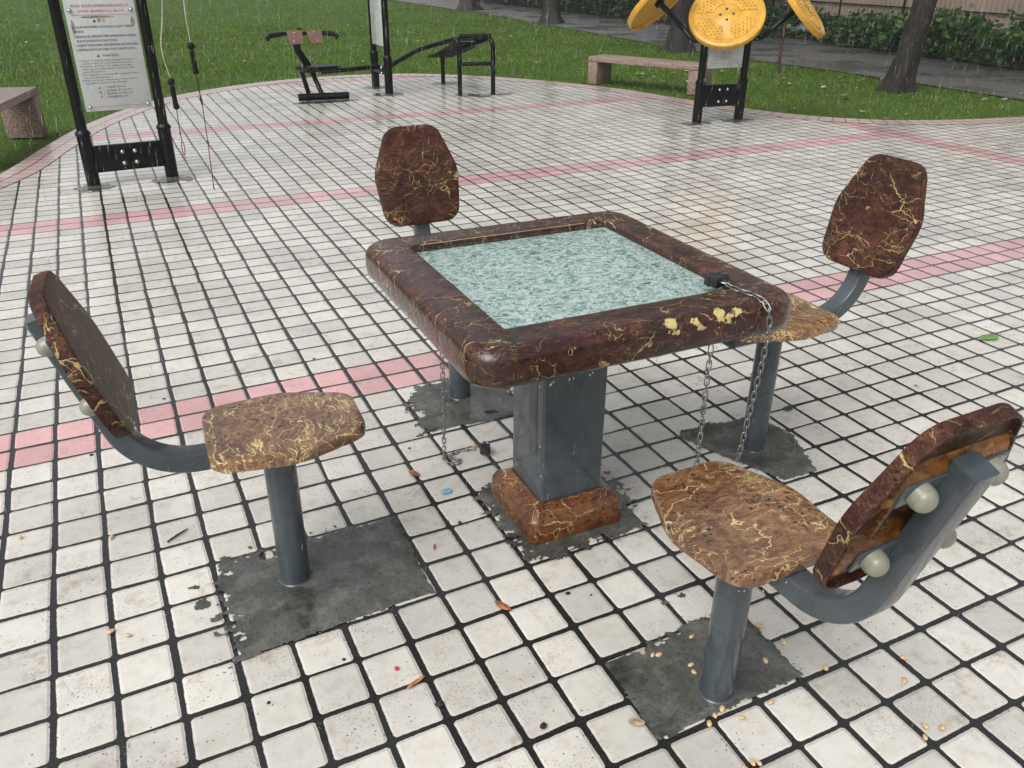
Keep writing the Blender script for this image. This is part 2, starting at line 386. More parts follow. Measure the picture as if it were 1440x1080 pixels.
def leaf_mat(name, stops, rough=.35):
    m = Mt(name); g = m.n('ShaderNodeNewGeometry').outputs['Random Per Island']; c = m.ramp(g, stops)
    m.P(Base_Color=c, Roughness=rough)
    tr = m.n('ShaderNodeBsdfTranslucent'); m.put(tr.inputs[0], c); mx = m.n('ShaderNodeMixShader'); mx.inputs[0].default_value = .3
    m.l(m.b.outputs[0], mx.inputs[1]); m.l(tr.outputs[0], mx.inputs[2]); m.l(mx.outputs[0], m.out.inputs['Surface']); return m.m
M_leaf = leaf_mat('tree_leaves', [(0, (.018, .045, .010)), (.6, (.040, .085, .018)), (1, (.075, .13, .03))])
M_shrub = leaf_mat('shrub_leaves', [(0, (.018, .055, .018)), (.5, (.045, .115, .026)), (.85, (.10, .20, .04)), (1, (.22, .28, .06))])
M_shrub2 = leaf_mat('dark_shrub_leaves', [(0, (.010, .035, .014)), (.6, (.03, .085, .030)), (1, (.08, .15, .06))])
def bark():
    m = Mt('wet_bark'); o = m.obj(); n = m.noise(m.scl(o, (9, 9, 2.2)), 3, 6, .7, .6)
    c = m.ramp(n, [(.3, (.006, .005, .004)), (.55, (.021, .016, .012)), (.8, (.055, .044, .034))])
    m.P(Base_Color=c, Roughness=.45, Normal=m.bump(n, .9, .04)); return m.m
M_bark = bark()
def asphalt():
    m = Mt('wet_asphalt_road'); p = m.geo(); n = m.noise(p, .8, 5, .6); f = m.noise(p, 90, 3)
    c = m.mix(f, (.075, .075, .076), (.14, .138, .135)); pud = m.ss(n, .44, .58)
    m.P(Base_Color=c, Roughness=m.mixf(pud, .42, .16), Normal=m.bump(m.ma('ADD', m.ma('MULTIPLY', f, m.mixf(pud, 1, .1)), m.ma('MULTIPLY', m.noise(p, 22, 3), .5)), .35, .008))
    return m.m
M_road = asphalt()
M_soil = simple('dark_wet_soil', (.035, .026, .02), .8, scale=6, bump=.6)
M_litter = None

# ------------------------------------------------------------------ world, sun, camera
w = bpy.data.worlds.new('World'); sc.world = w; w.use_nodes = True; nt = w.node_tree; nt.nodes.clear()
SUN_EL, SUN_AZ = R_(52), R_(-118)          # azimuth measured from +y towards +x: bright side of the sky lies to the left
sky = nt.nodes.new('ShaderNodeTexSky'); sky.sky_type = 'NISHITA'; sky.sun_disc = False
sky.sun_elevation = SUN_EL; sky.sun_rotation = SUN_AZ; sky.air_density = 1.5; sky.dust_density = 6; sky.ozone_density = 1
hs = nt.nodes.new('ShaderNodeHueSaturation'); hs.inputs['Saturation'].default_value = .22
bg = nt.nodes.new('ShaderNodeBackground'); bg.inputs['Strength'].default_value = .15; wo = nt.nodes.new('ShaderNodeOutputWorld')
nt.links.new(sky.outputs[0], hs.inputs['Color']); nt.links.new(hs.outputs[0], bg.inputs[0]); nt.links.new(bg.outputs[0], wo.inputs[0])
sl = bpy.data.lights.new('overcast_sun', 'SUN'); sl.energy = .9; sl.angle = R_(40); sl.color = (1, .98, .95)
so = bpy.data.objects.new('overcast_sun', sl); link(so)
sd = Vector((math.sin(SUN_AZ)*math.cos(SUN_EL), math.cos(SUN_AZ)*math.cos(SUN_EL), math.sin(SUN_EL)))
so.rotation_euler = sd.to_track_quat('Z', 'Y').to_euler(); so.location = sd*30
sc.view_settings.view_transform = 'Standard'; sc.view_settings.look = 'None'; sc.view_settings.exposure = .20; sc.view_settings.gamma = 1
sc.render.engine = 'CYCLES'
cd = bpy.data.cameras.new('camera'); cam = bpy.data.objects.new('camera', cd); link(cam); sc.camera = cam
cd.sensor_width = 36; cd.lens = 1173.36/1440*36; cd.clip_end = 500; cd.clip_start = .05
right = Vector((.896765, -.442449, .007141)); fwd = Vector((.396289, .795817, -.457855)); right = (right-fwd*right.dot(fwd)).normalized(); down = fwd.cross(right)
cam.matrix_world = Matrix(((right.x, -down.x, -fwd.x, -1.00658), (right.y, -down.y, -fwd.y, -1.72402), (right.z, -down.z, -fwd.z, 1.43370), (0, 0, 0, 1)))

# ------------------------------------------------------------------ setting: lawn, paving, road
edge = [(-40,3.2),(-12,3.3),(-5,3.6),(-2.9,4.1),(-2.1,4.6),(-1.66,5.25),(-1.36,6.2),(-1.0,7.2),(-.43,8.25),(.12,8.85),(.75,9.28),(1.35,9.53),(2.13,9.66),(2.95,9.52),(3.55,9.12),(4.05,8.6),
        (4.5,7.9),(4.84,7.15),(5.03,6.35),(5.22,5.6),(5.45,5.0),(5.83,4.5),(6.45,4.12),(7.5,3.86),(9.0,3.7),(14,3.5),(40,3.4)]
E2 = spline([(x, y, 0) for x, y in edge], 10)
# resample evenly
def resample(P, step):
    out = [P[0]]; acc = 0
    for a, b in zip(P[:-1], P[1:]):
        L = (b-a).length
        if L == 0: continue
        t = step-acc
        while t <= L: out.append(a+(b-a)*(t/L)); t += step
        acc = (acc+L) % step if step > 0 else 0
    return out
E3 = resample(E2, .06)
def nrm(P, i):
    a = P[max(0, i-1)]; b = P[min(len(P)-1, i+1)]; t = (b-a).normalized(); return Vector((-t.y, t.x, 0))   # points to the lawn
RW = .235
bm = NB(); uvl = None
inner = [p - nrm(E3, i)*RW for i, p in enumerate(E3)]
# paving sheet (polygon below the ring)
top = [p for p in inner[::3]]
vs = [bm.verts.new(p) for p in top] ; lo = [bm.verts.new((p.x, -12, 0)) for p in top]
for i in range(len(top)-1):
    try: bm.faces.new((lo[i], lo[i+1], vs[i+1], vs[i]))
    except Exception: pass
pv = struct(obj('pavement', bm, M_pave, smooth=False))
me = bpy.data.meshes.new('pink_edging'); V = []; F = []; UV = []
for i, p in enumerate(E3):
    n = nrm(E3, i); V += [p - n*(RW+.004), p]
    V[-2] = Vector((V[-2].x, V[-2].y, .003)); V[-1] = Vector((V[-1].x, V[-1].y, .004)); V.append(Vector((p.x, p.y, -.05)))
for i in range(len(E3)-1):
    F.append((3*i, 3*i+3, 3*i+4, 3*i+1)); F.append((3*i+1, 3*i+4, 3*i+5, 3*i+2))
me.from_pydata(V, [], F); uvm = me.uv_layers.new(name='UVMap')
for k, f in enumerate(me.polygons):
    i = k//2
    for li in f.loop_indices:
        vi = me.loops[li].vertex_index; row = vi % 3; uvm.data[li].uv = ((vi//3)*.06/.115, 0 if row == 0 else 2)
me.materials.append(M_ring); ring = bpy.data.objects.new('pavement_edging', me); link(ring); struct(ring)

bm = NB(); 
for (a, b, c, d) in ((-120, -60, 160, 160),):
    f = [bm.verts.new(q) for q in ((a, b, -.035), (c, b, -.035), (c, d, -.035), (a, d, -.035))]; bm.faces.new(f)
lawn = struct(obj('ground', bm, lawn_mat(), smooth=False))
# road with a low kerb gap towards the lawn
bm = NB(); xs = [8.95, 12.0]
for (x0, x1, z) in ((8.98, 12.0, -.026),):
    f = [bm.verts.new(q) for q in ((x0-.10, 3.86, z), (x1-.75, 3.3, z), (x1+.1, 12, z), (x1-.2, 60, z), (x0+.9, 60, z), (x0+.45, 20, z), (x0-.35, 10, z), (x0-.1, 7.5, z))]; bm.faces.new(f)
road = struct(obj('road', bm, M_road, smooth=False))
bm = NB()
kp = [(8.86,3.86),(8.88,7.5),(8.62,10),(9.42,20),(9.9,60)]
for (a, b) in zip(kp[:-1], kp[1:]):
    A = Vector((*a, 0)); B = Vector((*b, 0)); t = (B-A).normalized(); n = Vector((-t.y, t.x, 0))
    f = [bm.verts.new(p) for p in (A+Vector((0,0,-.018)), B+Vector((0,0,-.018)), B+n*.10+Vector((0,0,-.018)), A+n*.10+Vector((0,0,-.018)))]; bm.faces.new(f)
    f = [bm.verts.new(p) for p in (A+Vector((0,0,-.018)), B+Vector((0,0,-.018)), B+Vector((0,0,-.033)), A+Vector((0,0,-.033)))]; bm.faces.new(f)
kerb = struct(obj('road_kerb', bm, simple('old_wet_kerb', (.075, .075, .07), .5, scale=30, bump=.6), smooth=False))
bm = NB(); f = [bm.verts.new(q) for q in ((11.0, 2.5, -.012), (15.5, 2.5, -.012), (15.5, 60, -.012), (11.9, 60, -.012), (12.05, 12, -.012))]; bm.faces.new(f)
bed = struct(obj('planting_bed_soil', bm, M_soil, smooth=False))

# inside test for the lawn (above the edge polyline, off the road)
EX = np.array([p.x for p in E3]); EY = np.array([p.y for p in E3])
def lawn_ok(x, y):
    ok = y > np.interp(x, EX, EY) + .004
    # the edge is nearly vertical in places: use polygon distance on both flanks
    return ok
def in_poly(x, y, poly):
    ins = np.zeros(len(x), bool); px = poly[:, 0]; py = poly[:, 1]; j = len(px)-1
    for i in range(len(px)):
        c = ((py[i] > y) != (py[j] > y)) & (x < (px[j]-px[i])*(y-py[i])/(py[j]-py[i]+1e-12)+px[i]); ins ^= c; j = i
    return ins
plaza_poly = np.array([(p.x, p.y) for p in E3[::4]] + [(40, -30), (-40, -30)])
road_poly = np.array([(8.76,3.0),(8.78,7.5),(8.50,10),(9.32,20),(9.8,61),(30,61),(30,-5),(8.86,-5)])
def grass(nn, x0, x1, y0, y1, hmin, hmax, wd, keep=None):
    x = rng.uniform(x0, x1, nn); y = rng.uniform(y0, y1, nn)
    # keep only what the camera side can see: a generous wedge
    dx = x+1.0; dy = y+1.72; a = np.degrees(np.arctan2(dx, dy)); k = (a > -18) & (a < 66)
    k &= ~in_poly(x, y, plaza_poly); k &= ~in_poly(x, y, road_poly)
    return x[k], y[k]
GX = []; GY = []
for (nn, b) in ((110000, (-5, 9.6, 3.6, 12)), (70000, (-6, 10, 11, 19)), (34000, (-8, 10.5, 19, 34))):
    x, y = grass(nn, *b, 0, 0, 0); GX.append(x); GY.append(y)
# denser fringe hanging over the edging
idx = rng.integers(30, len(E3)-30, 9000); t = rng.uniform(-.005, .06, 9000)
fx = np.array([E3[i].x + nrm(E3, i).x*q for i, q in zip(idx, t)]); fy = np.array([E3[i].y + nrm(E3, i).y*q for i, q in zip(idx, t)])
k = (fx > -3) & (fx < 9); fx = fx[k]; fy = fy[k]
GX = np.concatenate(GX+[fx]); GY = np.concatenate(GY+[fy]); n = len(GX)
dist = np.hypot(GX+1, GY+1.72)
hh = rng.uniform(.012, .032, n)*(1+.5*(rng.random(n) < .04)); ww = .0026*np.clip(dist/6, 1, 4)*rng.uniform(.7, 1.3, n); th = rng.uniform(0, 2*PI, n)
hh *= np.clip(dist/9, .9, 1.5)
lean = rng.normal(0, .5, (n, 2))*hh[:, None]
Vg = np.zeros((n, 3, 3)); Vg[:, :, 2] = -.035
Vg[:, 0, 0] = GX-ww*np.cos(th); Vg[:, 0, 1] = GY-ww*np.sin(th); Vg[:, 1, 0] = GX+ww*np.cos(th); Vg[:, 1, 1] = GY+ww*np.sin(th)
Vg[:, 2, 0] = GX+lean[:, 0]; Vg[:, 2, 1] = GY+lean[:, 1]; Vg[:, 2, 2] = -.035+hh
def tri_mesh(name, V, mat, k=3):
    n = len(V); me = bpy.data.meshes.new(name); me.vertices.add(n*k); me.vertices.foreach_set('co', V.reshape(-1))
    me.loops.add(n*k); me.loops.foreach_set('vertex_index', np.arange(n*k)); me.polygons.add(n)
    me.polygons.foreach_set('loop_start', np.arange(n)*k); me.polygons.foreach_set('loop_total', np.full(n, k))
    me.update(calc_edges=True); me.materials.append(mat); return me
g = bpy.data.objects.new('grass', tri_mesh('grass', Vg, blade_mat())); link(g); stuff(g)
tag(g, 'short wet green grass of the lawn around the paved circle', 'grass')

# ------------------------------------------------------------------ mortar patches round the posts
def patch(name, pts, jag=.012, z=.004, ragged=None, seed=0, cell=.0042):
    """thin hand-trowelled mortar sheet: small cells kept where a ragged outline covers them"""
    P = np.array(pts, float); m = len(P); lo = P.min(0)-.07; hi = P.max(0)+.07
    nx = int((hi[0]-lo[0])/cell)+1; ny = int((hi[1]-lo[1])/cell)+1
    X, Y = np.meshgrid(lo[0]+np.arange(nx)*cell, lo[1]+np.arange(ny)*cell); x = X.ravel(); y = Y.ravel()
    best = np.full(len(x), 9.); amp = np.zeros(len(x))
    for i in range(m):
        a = P[i]; b = P[(i+1) % m]; d = b-a; t = np.clip(((x-a[0])*d[0]+(y-a[1])*d[1])/(d@d), 0, 1)
        q = np.hypot(x-a[0]-t*d[0], y-a[1]-t*d[1]); k = q < best; best[k] = q[k]; amp[k] = ragged[i] if ragged else jag
    sd = np.where(in_poly(x, y, P), -best, best); nz = np.zeros(len(x)); near = np.abs(sd) < .09
    for i in np.nonzero(near)[0]:
        p = Vector((x[i]*17+seed*3, y[i]*17, seed)); nz[i] = .9*mnoise.noise(p)+.8*mnoise.noise(p*2.6)+.55*mnoise.noise(p*6.5)+.35*mnoise.noise(p*13)
    f = sd+nz*amp*1.3; ins = (f < 0).reshape(ny, nx); keep = ins[:-1, :-1] & ins[1:, :-1] & ins[:-1, 1:] & ins[1:, 1:]
    jj, ii = np.nonzero(keep); F = np.stack([jj*nx+ii, jj*nx+ii+1, (jj+1)*nx+ii+1, (jj+1)*nx+ii], 1)
    used, inv_ = np.unique(F, return_inverse=True); F = inv_.reshape(-1, 4)
    zz = .0012+z*np.clip(-f[used]/.02, 0, 1)**.5; V = np.stack([x[used], y[used], zz], 1)
    o = raw(name, V, F, M_conc, None, True); return struct(o)
patch('mortar_patch', [(-.95,-.205),(-.45,-.178),(-.432,.166),(-.60,.175),(-.925,.180)], ragged=[.005,.004,.010,.030,.040], seed=1)
patch('mortar_patch', [(-.196,-.56),(-.203,-.80),(.19,-.795),(.205,-.565),(.02,-.555)], ragged=[.006,.006,.006,.03,.03], seed=2)
patch('mortar_patch', [(.555,.185),(.70,-.175),(.84,-.18),(.925,.02),(.90,.20),(.72,.21)], ragged=[.008,.004,.008,.012,.025,.02], seed=3)
patch('mortar_patch', [(-.18,.79),(-.195,.565),(.135,.548),(.20,.60),(.22,.88),(-.10,.90)], ragged=[.035,.006,.012,.02,.02,.02], seed=4)
patch('mortar_patch', [(-.192,.145),(-.182,-.195),(.178,-.19),(.235,-.04),(.22,.20),(-.1,.22)], ragged=[.03,.03,.035,.03,.02,.02], seed=5)
for s_, (cx, cy, rx, ry) in enumerate([(-1.04,4.60,.14,.10),(-.53,4.62,.16,.10),(1.38,7.62,.38,.12),(2.2,8.45,.16,.14),(2.17,7.86,.2,.14),(2.95,7.46,.14,.12),(3.1,7.34,.15,.12),(3.35,7.36,.16,.1),(3.12,8.45,.2,.12),(1.33,8.2,.16,.12),(4.27,4.92,.2,.1),(4.74,4.88,.2,.1)]):
    patch('mortar_patch', [(cx+rx*math.cos(a), cy+ry*math.sin(a)) for a in np.linspace(0, 2*PI, 9)[:-1]], jag=.03, z=.0035, seed=10+s_, cell=.009)
# smears of mortar left on the setts
for s_, (cx, cy, r) in enumerate([(-.985,.03,.022),(-1.0,-.02,.012),(-.99,.10,.016),(.26,-.34,.022),(.28,-.37,.014),(.10,-.46,.018),(.05,-.465,.012),(-.78,-.02,.0),(.42,-.60,.012)]):
    if r: patch('mortar_smear', [(cx+r*math.cos(a), cy+r*.8*math.sin(a)) for a in np.linspace(0, 2*PI, 8)[:-1]], jag=.008, z=.002, seed=40+s_, cell=.0025)

# ------------------------------------------------------------------ seats
def outline(y0, n=10):
    """closed plate outline, symmetric in x, back edge at y0, narrowing to the front"""
    V = [(.136,0,.060),(.157,.190,.15),(.092,.356,.058),(-.092,.356,.058),(-.157,.190,.15),(-.136,0,.060)]
    P = [Vector((a, b, 0)) for a, b, c in V]; out = []
    for i in range(6):
        a, b, c = P[i-1], P[i], P[(i+1) % 6]; u = (a-b).normalized(); v = (c-b).normalized(); ang = u.angle(v); r = V[i][2]
        t = r/math.tan(ang/2); cen = b+(u+v).normalized()*(r/math.sin(ang/2)); s0 = b+u*t-cen; e0 = b+v*t-cen; tot = s0.angle(e0)
        for k in range(n+1): f = k/n; out.append(cen+(s0*math.sin((1-f)*tot)+e0*math.sin(f*tot))/math.sin(tot))
    O2 = []
    for i in range(len(out)):
        a, b = out[i], out[(i+1) % len(out)]; m = max(1, int((b-a).length/.014)); O2 += [a+(b-a)*k/m for k in range(m)]
    return [Vector((p.x, p.y+y0+.002*abs(p.x/.1)**0*0, 0)) for p in O2]
def inset(P, d):
    n = len(P); out = []
    for i in range(n):
        t = (P[(i+1) % n]-P[i-1]).normalized(); out.append(P[i]+Vector((-t.y, t.x, 0))*d)
    return out
def shell(bm, y0, thick=.027, lump=.0012, k=0):
    O_ = outline(y0); 
    def ring(d, z, a=0): 
        R0 = inset(O_, d); return [Vector((p.x+a*mnoise.noise(p*40+Vector((k, 0, 0))), p.y+a*mnoise.noise(p*40+Vector((0, k, 3))), z+a*.6*mnoise.noise(p*30))) for p in R0]
    top_c = [Vector((p.x*.5, (p.y-y0-.19)*.5+y0+.19, 0.001)) for p in O_]
    loft(bm, [top_c, ring(.02, .0004), ring(.006, 0), ring(.002, -.0016), ring(0, -.006), ring(0, -thick*.6, lump), ring(.0, -thick, lump*1.6), ring(.006, -thick-.001, lump), ring(.009, -.019), [Vector((p.x*.5, (p.y-y0-.19)*.5+y0+.19, -.018)) for p in O_]])
def ribs(bm, ys, h, w=.21, d=.035):
    for y in ys:
        L = []
        for (sx, sy, z) in ((1.02, 1.5, -.016), (1, 1.0, -h+.004), (.97, .8, -h)):
            a = (w/2 if y < .2 else w*.41)*sx; b = d/2*sy; L.append([Vector((-a, y-b, z)), Vector((a, y-b, z)), Vector((a, y+b, z)), Vector((-a, y+b, z))])
        loft(bm, L)
def chair_proto():
    t = thing('fixed_seat', 'x', 'seat')
    bm = NB(); cyl(bm, (0,0,0), (0,0,.42), .038, 40); cyl(bm, (0,0,0), (0,0,.008), .043, 40, bev=.003)
    obj('post', bm, M_grey, t)
    # bent square tube carrying the backrest (behind = -y)
    bm = NB(); path = arc_pts([(0,.16,.411),(0,-.292,.411),(0,-.418,.805)], .165, 14)
    rings = []; P = path
    for i, p in enumerate(P):
        a = P[max(0, i-1)]; b = P[min(len(P)-1, i+1)]; tg = (b-a).normalized(); s_ = Vector((1,0,0)); q = tg.cross(s_)
        w2 = .0265; h2 = .0235; c = .006; Lr = []
        for (sx, sy) in ((1,1),(-1,1),(-1,-1),(1,-1)):
            cc = Vector((sx*(w2-c), 0, 0)) + q*(sy*(h2-c))
            for k in range(4):
                a0 = {(1,1):0,(-1,1):PI/2,(-1,-1):PI,(1,-1):1.5*PI}[(sx,sy)] + k/3*PI/2
                Lr.append(p + cc + Vector((math.cos(a0)*c, 0, 0)) + q*math.sin(a0)*c)
        rings.append(Lr)
    loft(bm, rings); obj('support_arm', bm, M_grey, t, angle=50)
    ZS = .466
    bm = NB(); shell(bm, -.155, k=1); ribs(bm, (-.07+.0, .10), .030, .20); sp = obj('seat_plate', bm, M_seat, t, loc=(0, 0, ZS))
    for y in (-.07, .10): bm = NB(); box(bm, (0, y, ZS-.0325), (.19, .034, .005), bevel=.001); obj('mounting_bracket', bm, M_grey, t)
    for y in (-.07, .10):
        for x in (-.068, .068):
            bm = NB(); sphere(bm, (x, y, ZS-.040), .017, 1, 1, .8); obj('nut_cover', bm, M_nut, t)
    # backrest: plane through (y=-.300,z=.527) leaning back 17 deg
    tilt = math.atan2(.112, .345)
    M = Matrix.Rotation(PI/2 + tilt, 4, 'X'); base = Vector((0, -.283, .557))
    Mx = Matrix(((1,0,0),(0,-math.sin(tilt),0),(0,0,0))) if False else None
    ly = Vector((0, -math.sin(tilt), math.cos(tilt))); lz = Vector((0, math.cos(tilt), math.sin(tilt))); lx = Vector((-1,0,0))
    MM = Matrix(((lx.x, ly.x, lz.x, base.x), (lx.y, ly.y, lz.y, base.y), (lx.z, ly.z, lz.z, base.z), (0,0,0,1)))
    bm = NB(); shell(bm, 0, .029, k=5); b = obj('backrest', bm, M_back, t); b.matrix_local = MM; b.data.transform(Matrix.Diagonal((1, .945, 1, 1)))
    bm = NB(); ribs(bm, (.085, .235), .034, .262, .06)
    # moulded webs between the two bosses
    for x in (-.085, .085): box(bm, (x, .16, -.018), (.012, .12, .018), bevel=.002)
    rb = obj('backrest_boss', bm, M_rear, b)
    for y in (.085, .235): bm = NB(); box(bm, (0, y, -.0365), (.215, .042, .005), bevel=.001); br = obj('mounting_bracket', bm, M_grey, t); br.matrix_local = MM
    for y in (.085, .235):
        for x in (-.074, .074):
            bm = NB(); sphere(bm, (0,0,.009), .0200, 1, 1, .9, 22, 14); cyl(bm, (0,0,.009), (0,0,.0215), .0207, 22)
            q = obj('nut_cover', bm, M_nut, t); q.matrix_local = MM @ Matrix.Translation((x, y, -.060))
    return t
c0 = chair_proto()
spots = [((-.752,.030), -90, 'fixed seat left of the table, backrest seen edge on, seat plate fully in view'),
         ((-.012,-.745), 0, 'nearest fixed seat, lower right, with the rear of its backrest and green-grey nut covers showing'),
         ((.745,.020), 90, 'fixed seat behind the right table corner, its plate half hidden by the chained corner'),
         ((.020,.762), 180, 'farthest fixed seat behind the table, only its dark backrest front and lower post showing')]
for i, ((x, y), rz, lab) in enumerate(spots):
    rz += (-4, 1, 0, 0)[i]
    o = c0 if i == 0 else copy_tree(c0)
    o.location = (x, y, 0); o.rotation_euler = (0, 0, R_(rz)); o.scale = ((1, 1, .985), (1, .95, 1.012), (1, 1, 1.034), (1, 1, 1.022))[i]; tag(o, lab, 'seat', 'brown marbled seats fixed round the table')

# ------------------------------------------------------------------ table
def rr(hx, hy, r, z, n=8, cx=0, cy=0):
    out = []
    for (sx, sy, a0) in ((1,1,0),(-1,1,PI/2),(-1,-1,PI),(1,-1,1.5*PI)):
        for k in range(n+1):
            a = a0+k/n*PI/2; out.append(Vector((cx+sx*(hx-r)+r*math.cos(a), cy+sy*(hy-r)+r*math.sin(a), z)))
    return out
T = thing('table', 'square brown marbled outdoor table filled with rainwater, on a grey square column', 'table', (.0, .012, 0), R_(-1.0))
H = .413; I = .302
bm = NB(); ins_ = [rr(I, I, .006, .700), rr(I, I, .006, .7375), rr(I+.004, I+.004, .008, .7405), rr(I+.010, I+.010, .012, .7412)]
outer = [rr(H-.040, H-.040, .045, .7412)]
for k in range(1, 9):
    a = k/8*PI/2; d = .034*(1-math.sin(a)); outer.append(rr(H-d, H-d, .052+.022*math.sin(a), .7072+.034*math.cos(a)))
outer += [rr(H+.001, H+.001, .074, .685), rr(H-.002, H-.002, .072, .664), rr(H-.010, H-.010, .066, .656), rr(H-.05, H-.05, .05, .655)]
def jit(R0, a):
    return [p+Vector((mnoise.noise(p*25)*a, mnoise.noise(p*25+Vector((9,0,0)))*a, mnoise.noise(p*18+Vector((0,7,0)))*a*.7)) for p in R0]
def dens(R0, m=9):
    out = []
    for i in range(len(R0)):
        a, b = R0[i], R0[(i+1) % len(R0)]
        if (b-a).length > .2:
            out += [a+(b-a)*k/24 for k in range(24)]
        else: out.append(a)
    return out
allr = [dens(q) for q in ins_+outer]; allr = allr[:3] + [jit(q, .0016) for q in allr[3:-1]] + allr[-1:]
loft(bm, allr, False, True); top = obj('table_top', bm, M_table, T, angle=60)
bm = NB(); box(bm, (0,0,.715), (2*I+.01, 2*I+.01, .008)); 
def aqua():
    m = Mt('pale_aqua_board_under_water'); p = m.obj(); w_ = m.vm('ADD', p, m.scl(m.vm('SUBTRACT', m.noise(p, 22, 3, color=True), (.5,.5,.5)), (.05,.05,.05)))
    n = m.noise(m.scl(w_, (1, 1.5, 1)), 58, 6, .74, 1.0); e = m.vor(w_, 70, 'DISTANCE_TO_EDGE')
    c = m.ramp(n, [(.36, (.012, .05, .05)), (.435, (.12, .29, .27)), (.485, (.42, .66, .61)), (.53, (1, 1, 1))])  # refracted light, dark gaps and white glints of the water, painted into the colour
    c = m.mix(m.ss(e, .05, .0, 0, .5), c, (.85, .95, .93))
    m.P(Base_Color=c, Roughness=.3); return m.m
pan = obj('board', bm, aqua(), T, smooth=False)
bm = NB()
for (cx, cy, sx, sy) in ((-.02, I-.0006, 2*I-.10, .0013),): box(bm, (cx, cy, .7396), (sx, sy, .0014))  # thin tan strip added as the line where light catches the rim
obj('edge_strip', bm, M_edge, T, smooth=False)
bm = NB(); loft(bm, [rr(.094, .094, .008, .085), rr(.094, .094, .008, .66)]); obj('column', bm, M_grey, T, angle=50)
bm = NB(); loft(bm, [rr(.143, .143, .022, 0), jit(rr(.146, .146, .024, .012), .001), jit(rr(.144, .144, .024, .066), .001), rr(.139, .139, .024, .076), rr(.098, .098, .012, .103), rr(.093, .093, .01, .100)]); obj('base_block', bm, M_base, T, angle=50)
bm = NB(); box(bm, (-.0945, -.035, .43), (.0016, .045, .40), bevel=.0004); obj('column_seam_plate', bm, simple('stained_grey_plate', (.062, .066, .066), .4, var=.5, scale=14), T)
# rainwater standing on the board, surface beaten by drops
N = 150; gx = np.linspace(-I+.0005, I-.0005, N); Vw = []; 
for j in range(N):
    for i in range(N):
        x, y = gx[i], gx[j]; p = Vector((x, y, 0)); e = min(1, (I-max(abs(x), abs(y)))/.01)
        h = mnoise.fractal(p*48, .9, 2.1, 3, noise_basis='PERLIN_ORIGINAL')*.0030 + mnoise.fractal(Vector((x*20, y*34, 4)), 1, 2, 2)*.0016
        Vw.append((x, y, .7335+h*e*.9))
Fw = [(j*N+i, j*N+i+1, (j+1)*N+i+1, (j+1)*N+i) for j in range(N-1) for i in range(N-1)]
def water_mat():
    m = Mt('rippled_rainwater'); p = m.obj(); n1 = m.noise(p, 95, 5, .7); nb = m.bump(n1, 1.0, .006)
    gl = m.n('ShaderNodeBsdfGlossy'); gl.inputs['Roughness'].default_value = .06; m.l(nb, gl.inputs['Normal'])
    tr = m.n('ShaderNodeBsdfTransparent'); tr.inputs[0].default_value = (.96, 1, .985, 1)
    fr = m.n('ShaderNodeFresnel'); fr.inputs['IOR'].default_value = 1.38; m.l(nb, fr.inputs['Normal'])
    mx = m.n('ShaderNodeMixShader'); m.l(fr.outputs[0], mx.inputs[0]); m.l(tr.outputs[0], mx.inputs[1]); m.l(gl.outputs[0], mx.inputs[2])
    m.l(mx.outputs[0], m.out.inputs['Surface']); m.t.nodes.remove(m.b); return m.m
wt = raw('rainwater', Vw, Fw, water_mat(), None, True); wt.location = T.location; wt.rotation_euler = T.rotation_euler
tag(wt, 'rippling pale aqua rainwater pooled in the recessed table top', 'water')

# ------------------------------------------------------------------ chains and black locks
def chain(name, path, lab, grp='steel chains hanging from the table', pitch=.019, parent=None):
    P = resample([Vector(p) for p in path], pitch); bm = NB(); random.seed(len(P))
    for i in range(len(P)-1):
        a, b = P[i], P[i+1]; c = (a+b)/2; t = (b-a).normalized(); up = Vector((0,1,0)) if abs(t.y) < .9 else Vector((1,0,0))
        u = t.cross(up).normalized(); v = t.cross(u); ang = (PI/2 if i % 2 else 0)+.45+random.uniform(-.2, .2); s_ = u*math.cos(ang)+v*math.sin(ang)
        L = .0136; W = .0056; pts = []
        for k in range(12):
            q = 2*PI*k/12; cx_, sy_ = math.cos(q), math.sin(q)
            pts.append(c + t*((L-W)*(1 if cx_ > 0 else -1)*(abs(cx_) > .1) + W*cx_) + s_*W*sy_)
        tube(bm, pts, .0017, 6, closed=True)
    o = obj(name, bm, M_chain, None, angle=80); return tag(o, lab, 'chain', grp)
def lock(lab, loc, rot, sx=.022, sy=.017, sz=.026):
    t = thing('padlock', lab, 'padlock', loc, 0, 'black padlocks on the chains'); t.rotation_euler = rot
    bm = NB(); box(bm, (0,0,0), (sx*1.5, sy*1.4, sz*1.15), bevel=.003); box(bm, (0,0,-.006), (sx*1.62, sy*1.5, .008), bevel=.002); obj('lock_body', bm, M_lock, t)
    bm = NB(); tube(bm, [(-.009,0,.012),(-.009,0,.024),(-.006,0,.030),(0,0,.0325),(.006,0,.030),(.009,0,.024),(.009,0,.012)], .0028, 8); obj('shackle', bm, M_steel, t)
    return t
def sag(a, b, n=14, s=0):
    a = Vector(a); b = Vector(b); return [a+(b-a)*k/n+Vector((0,0,-s*4*(k/n)*(1-k/n))) for k in range(n+1)]
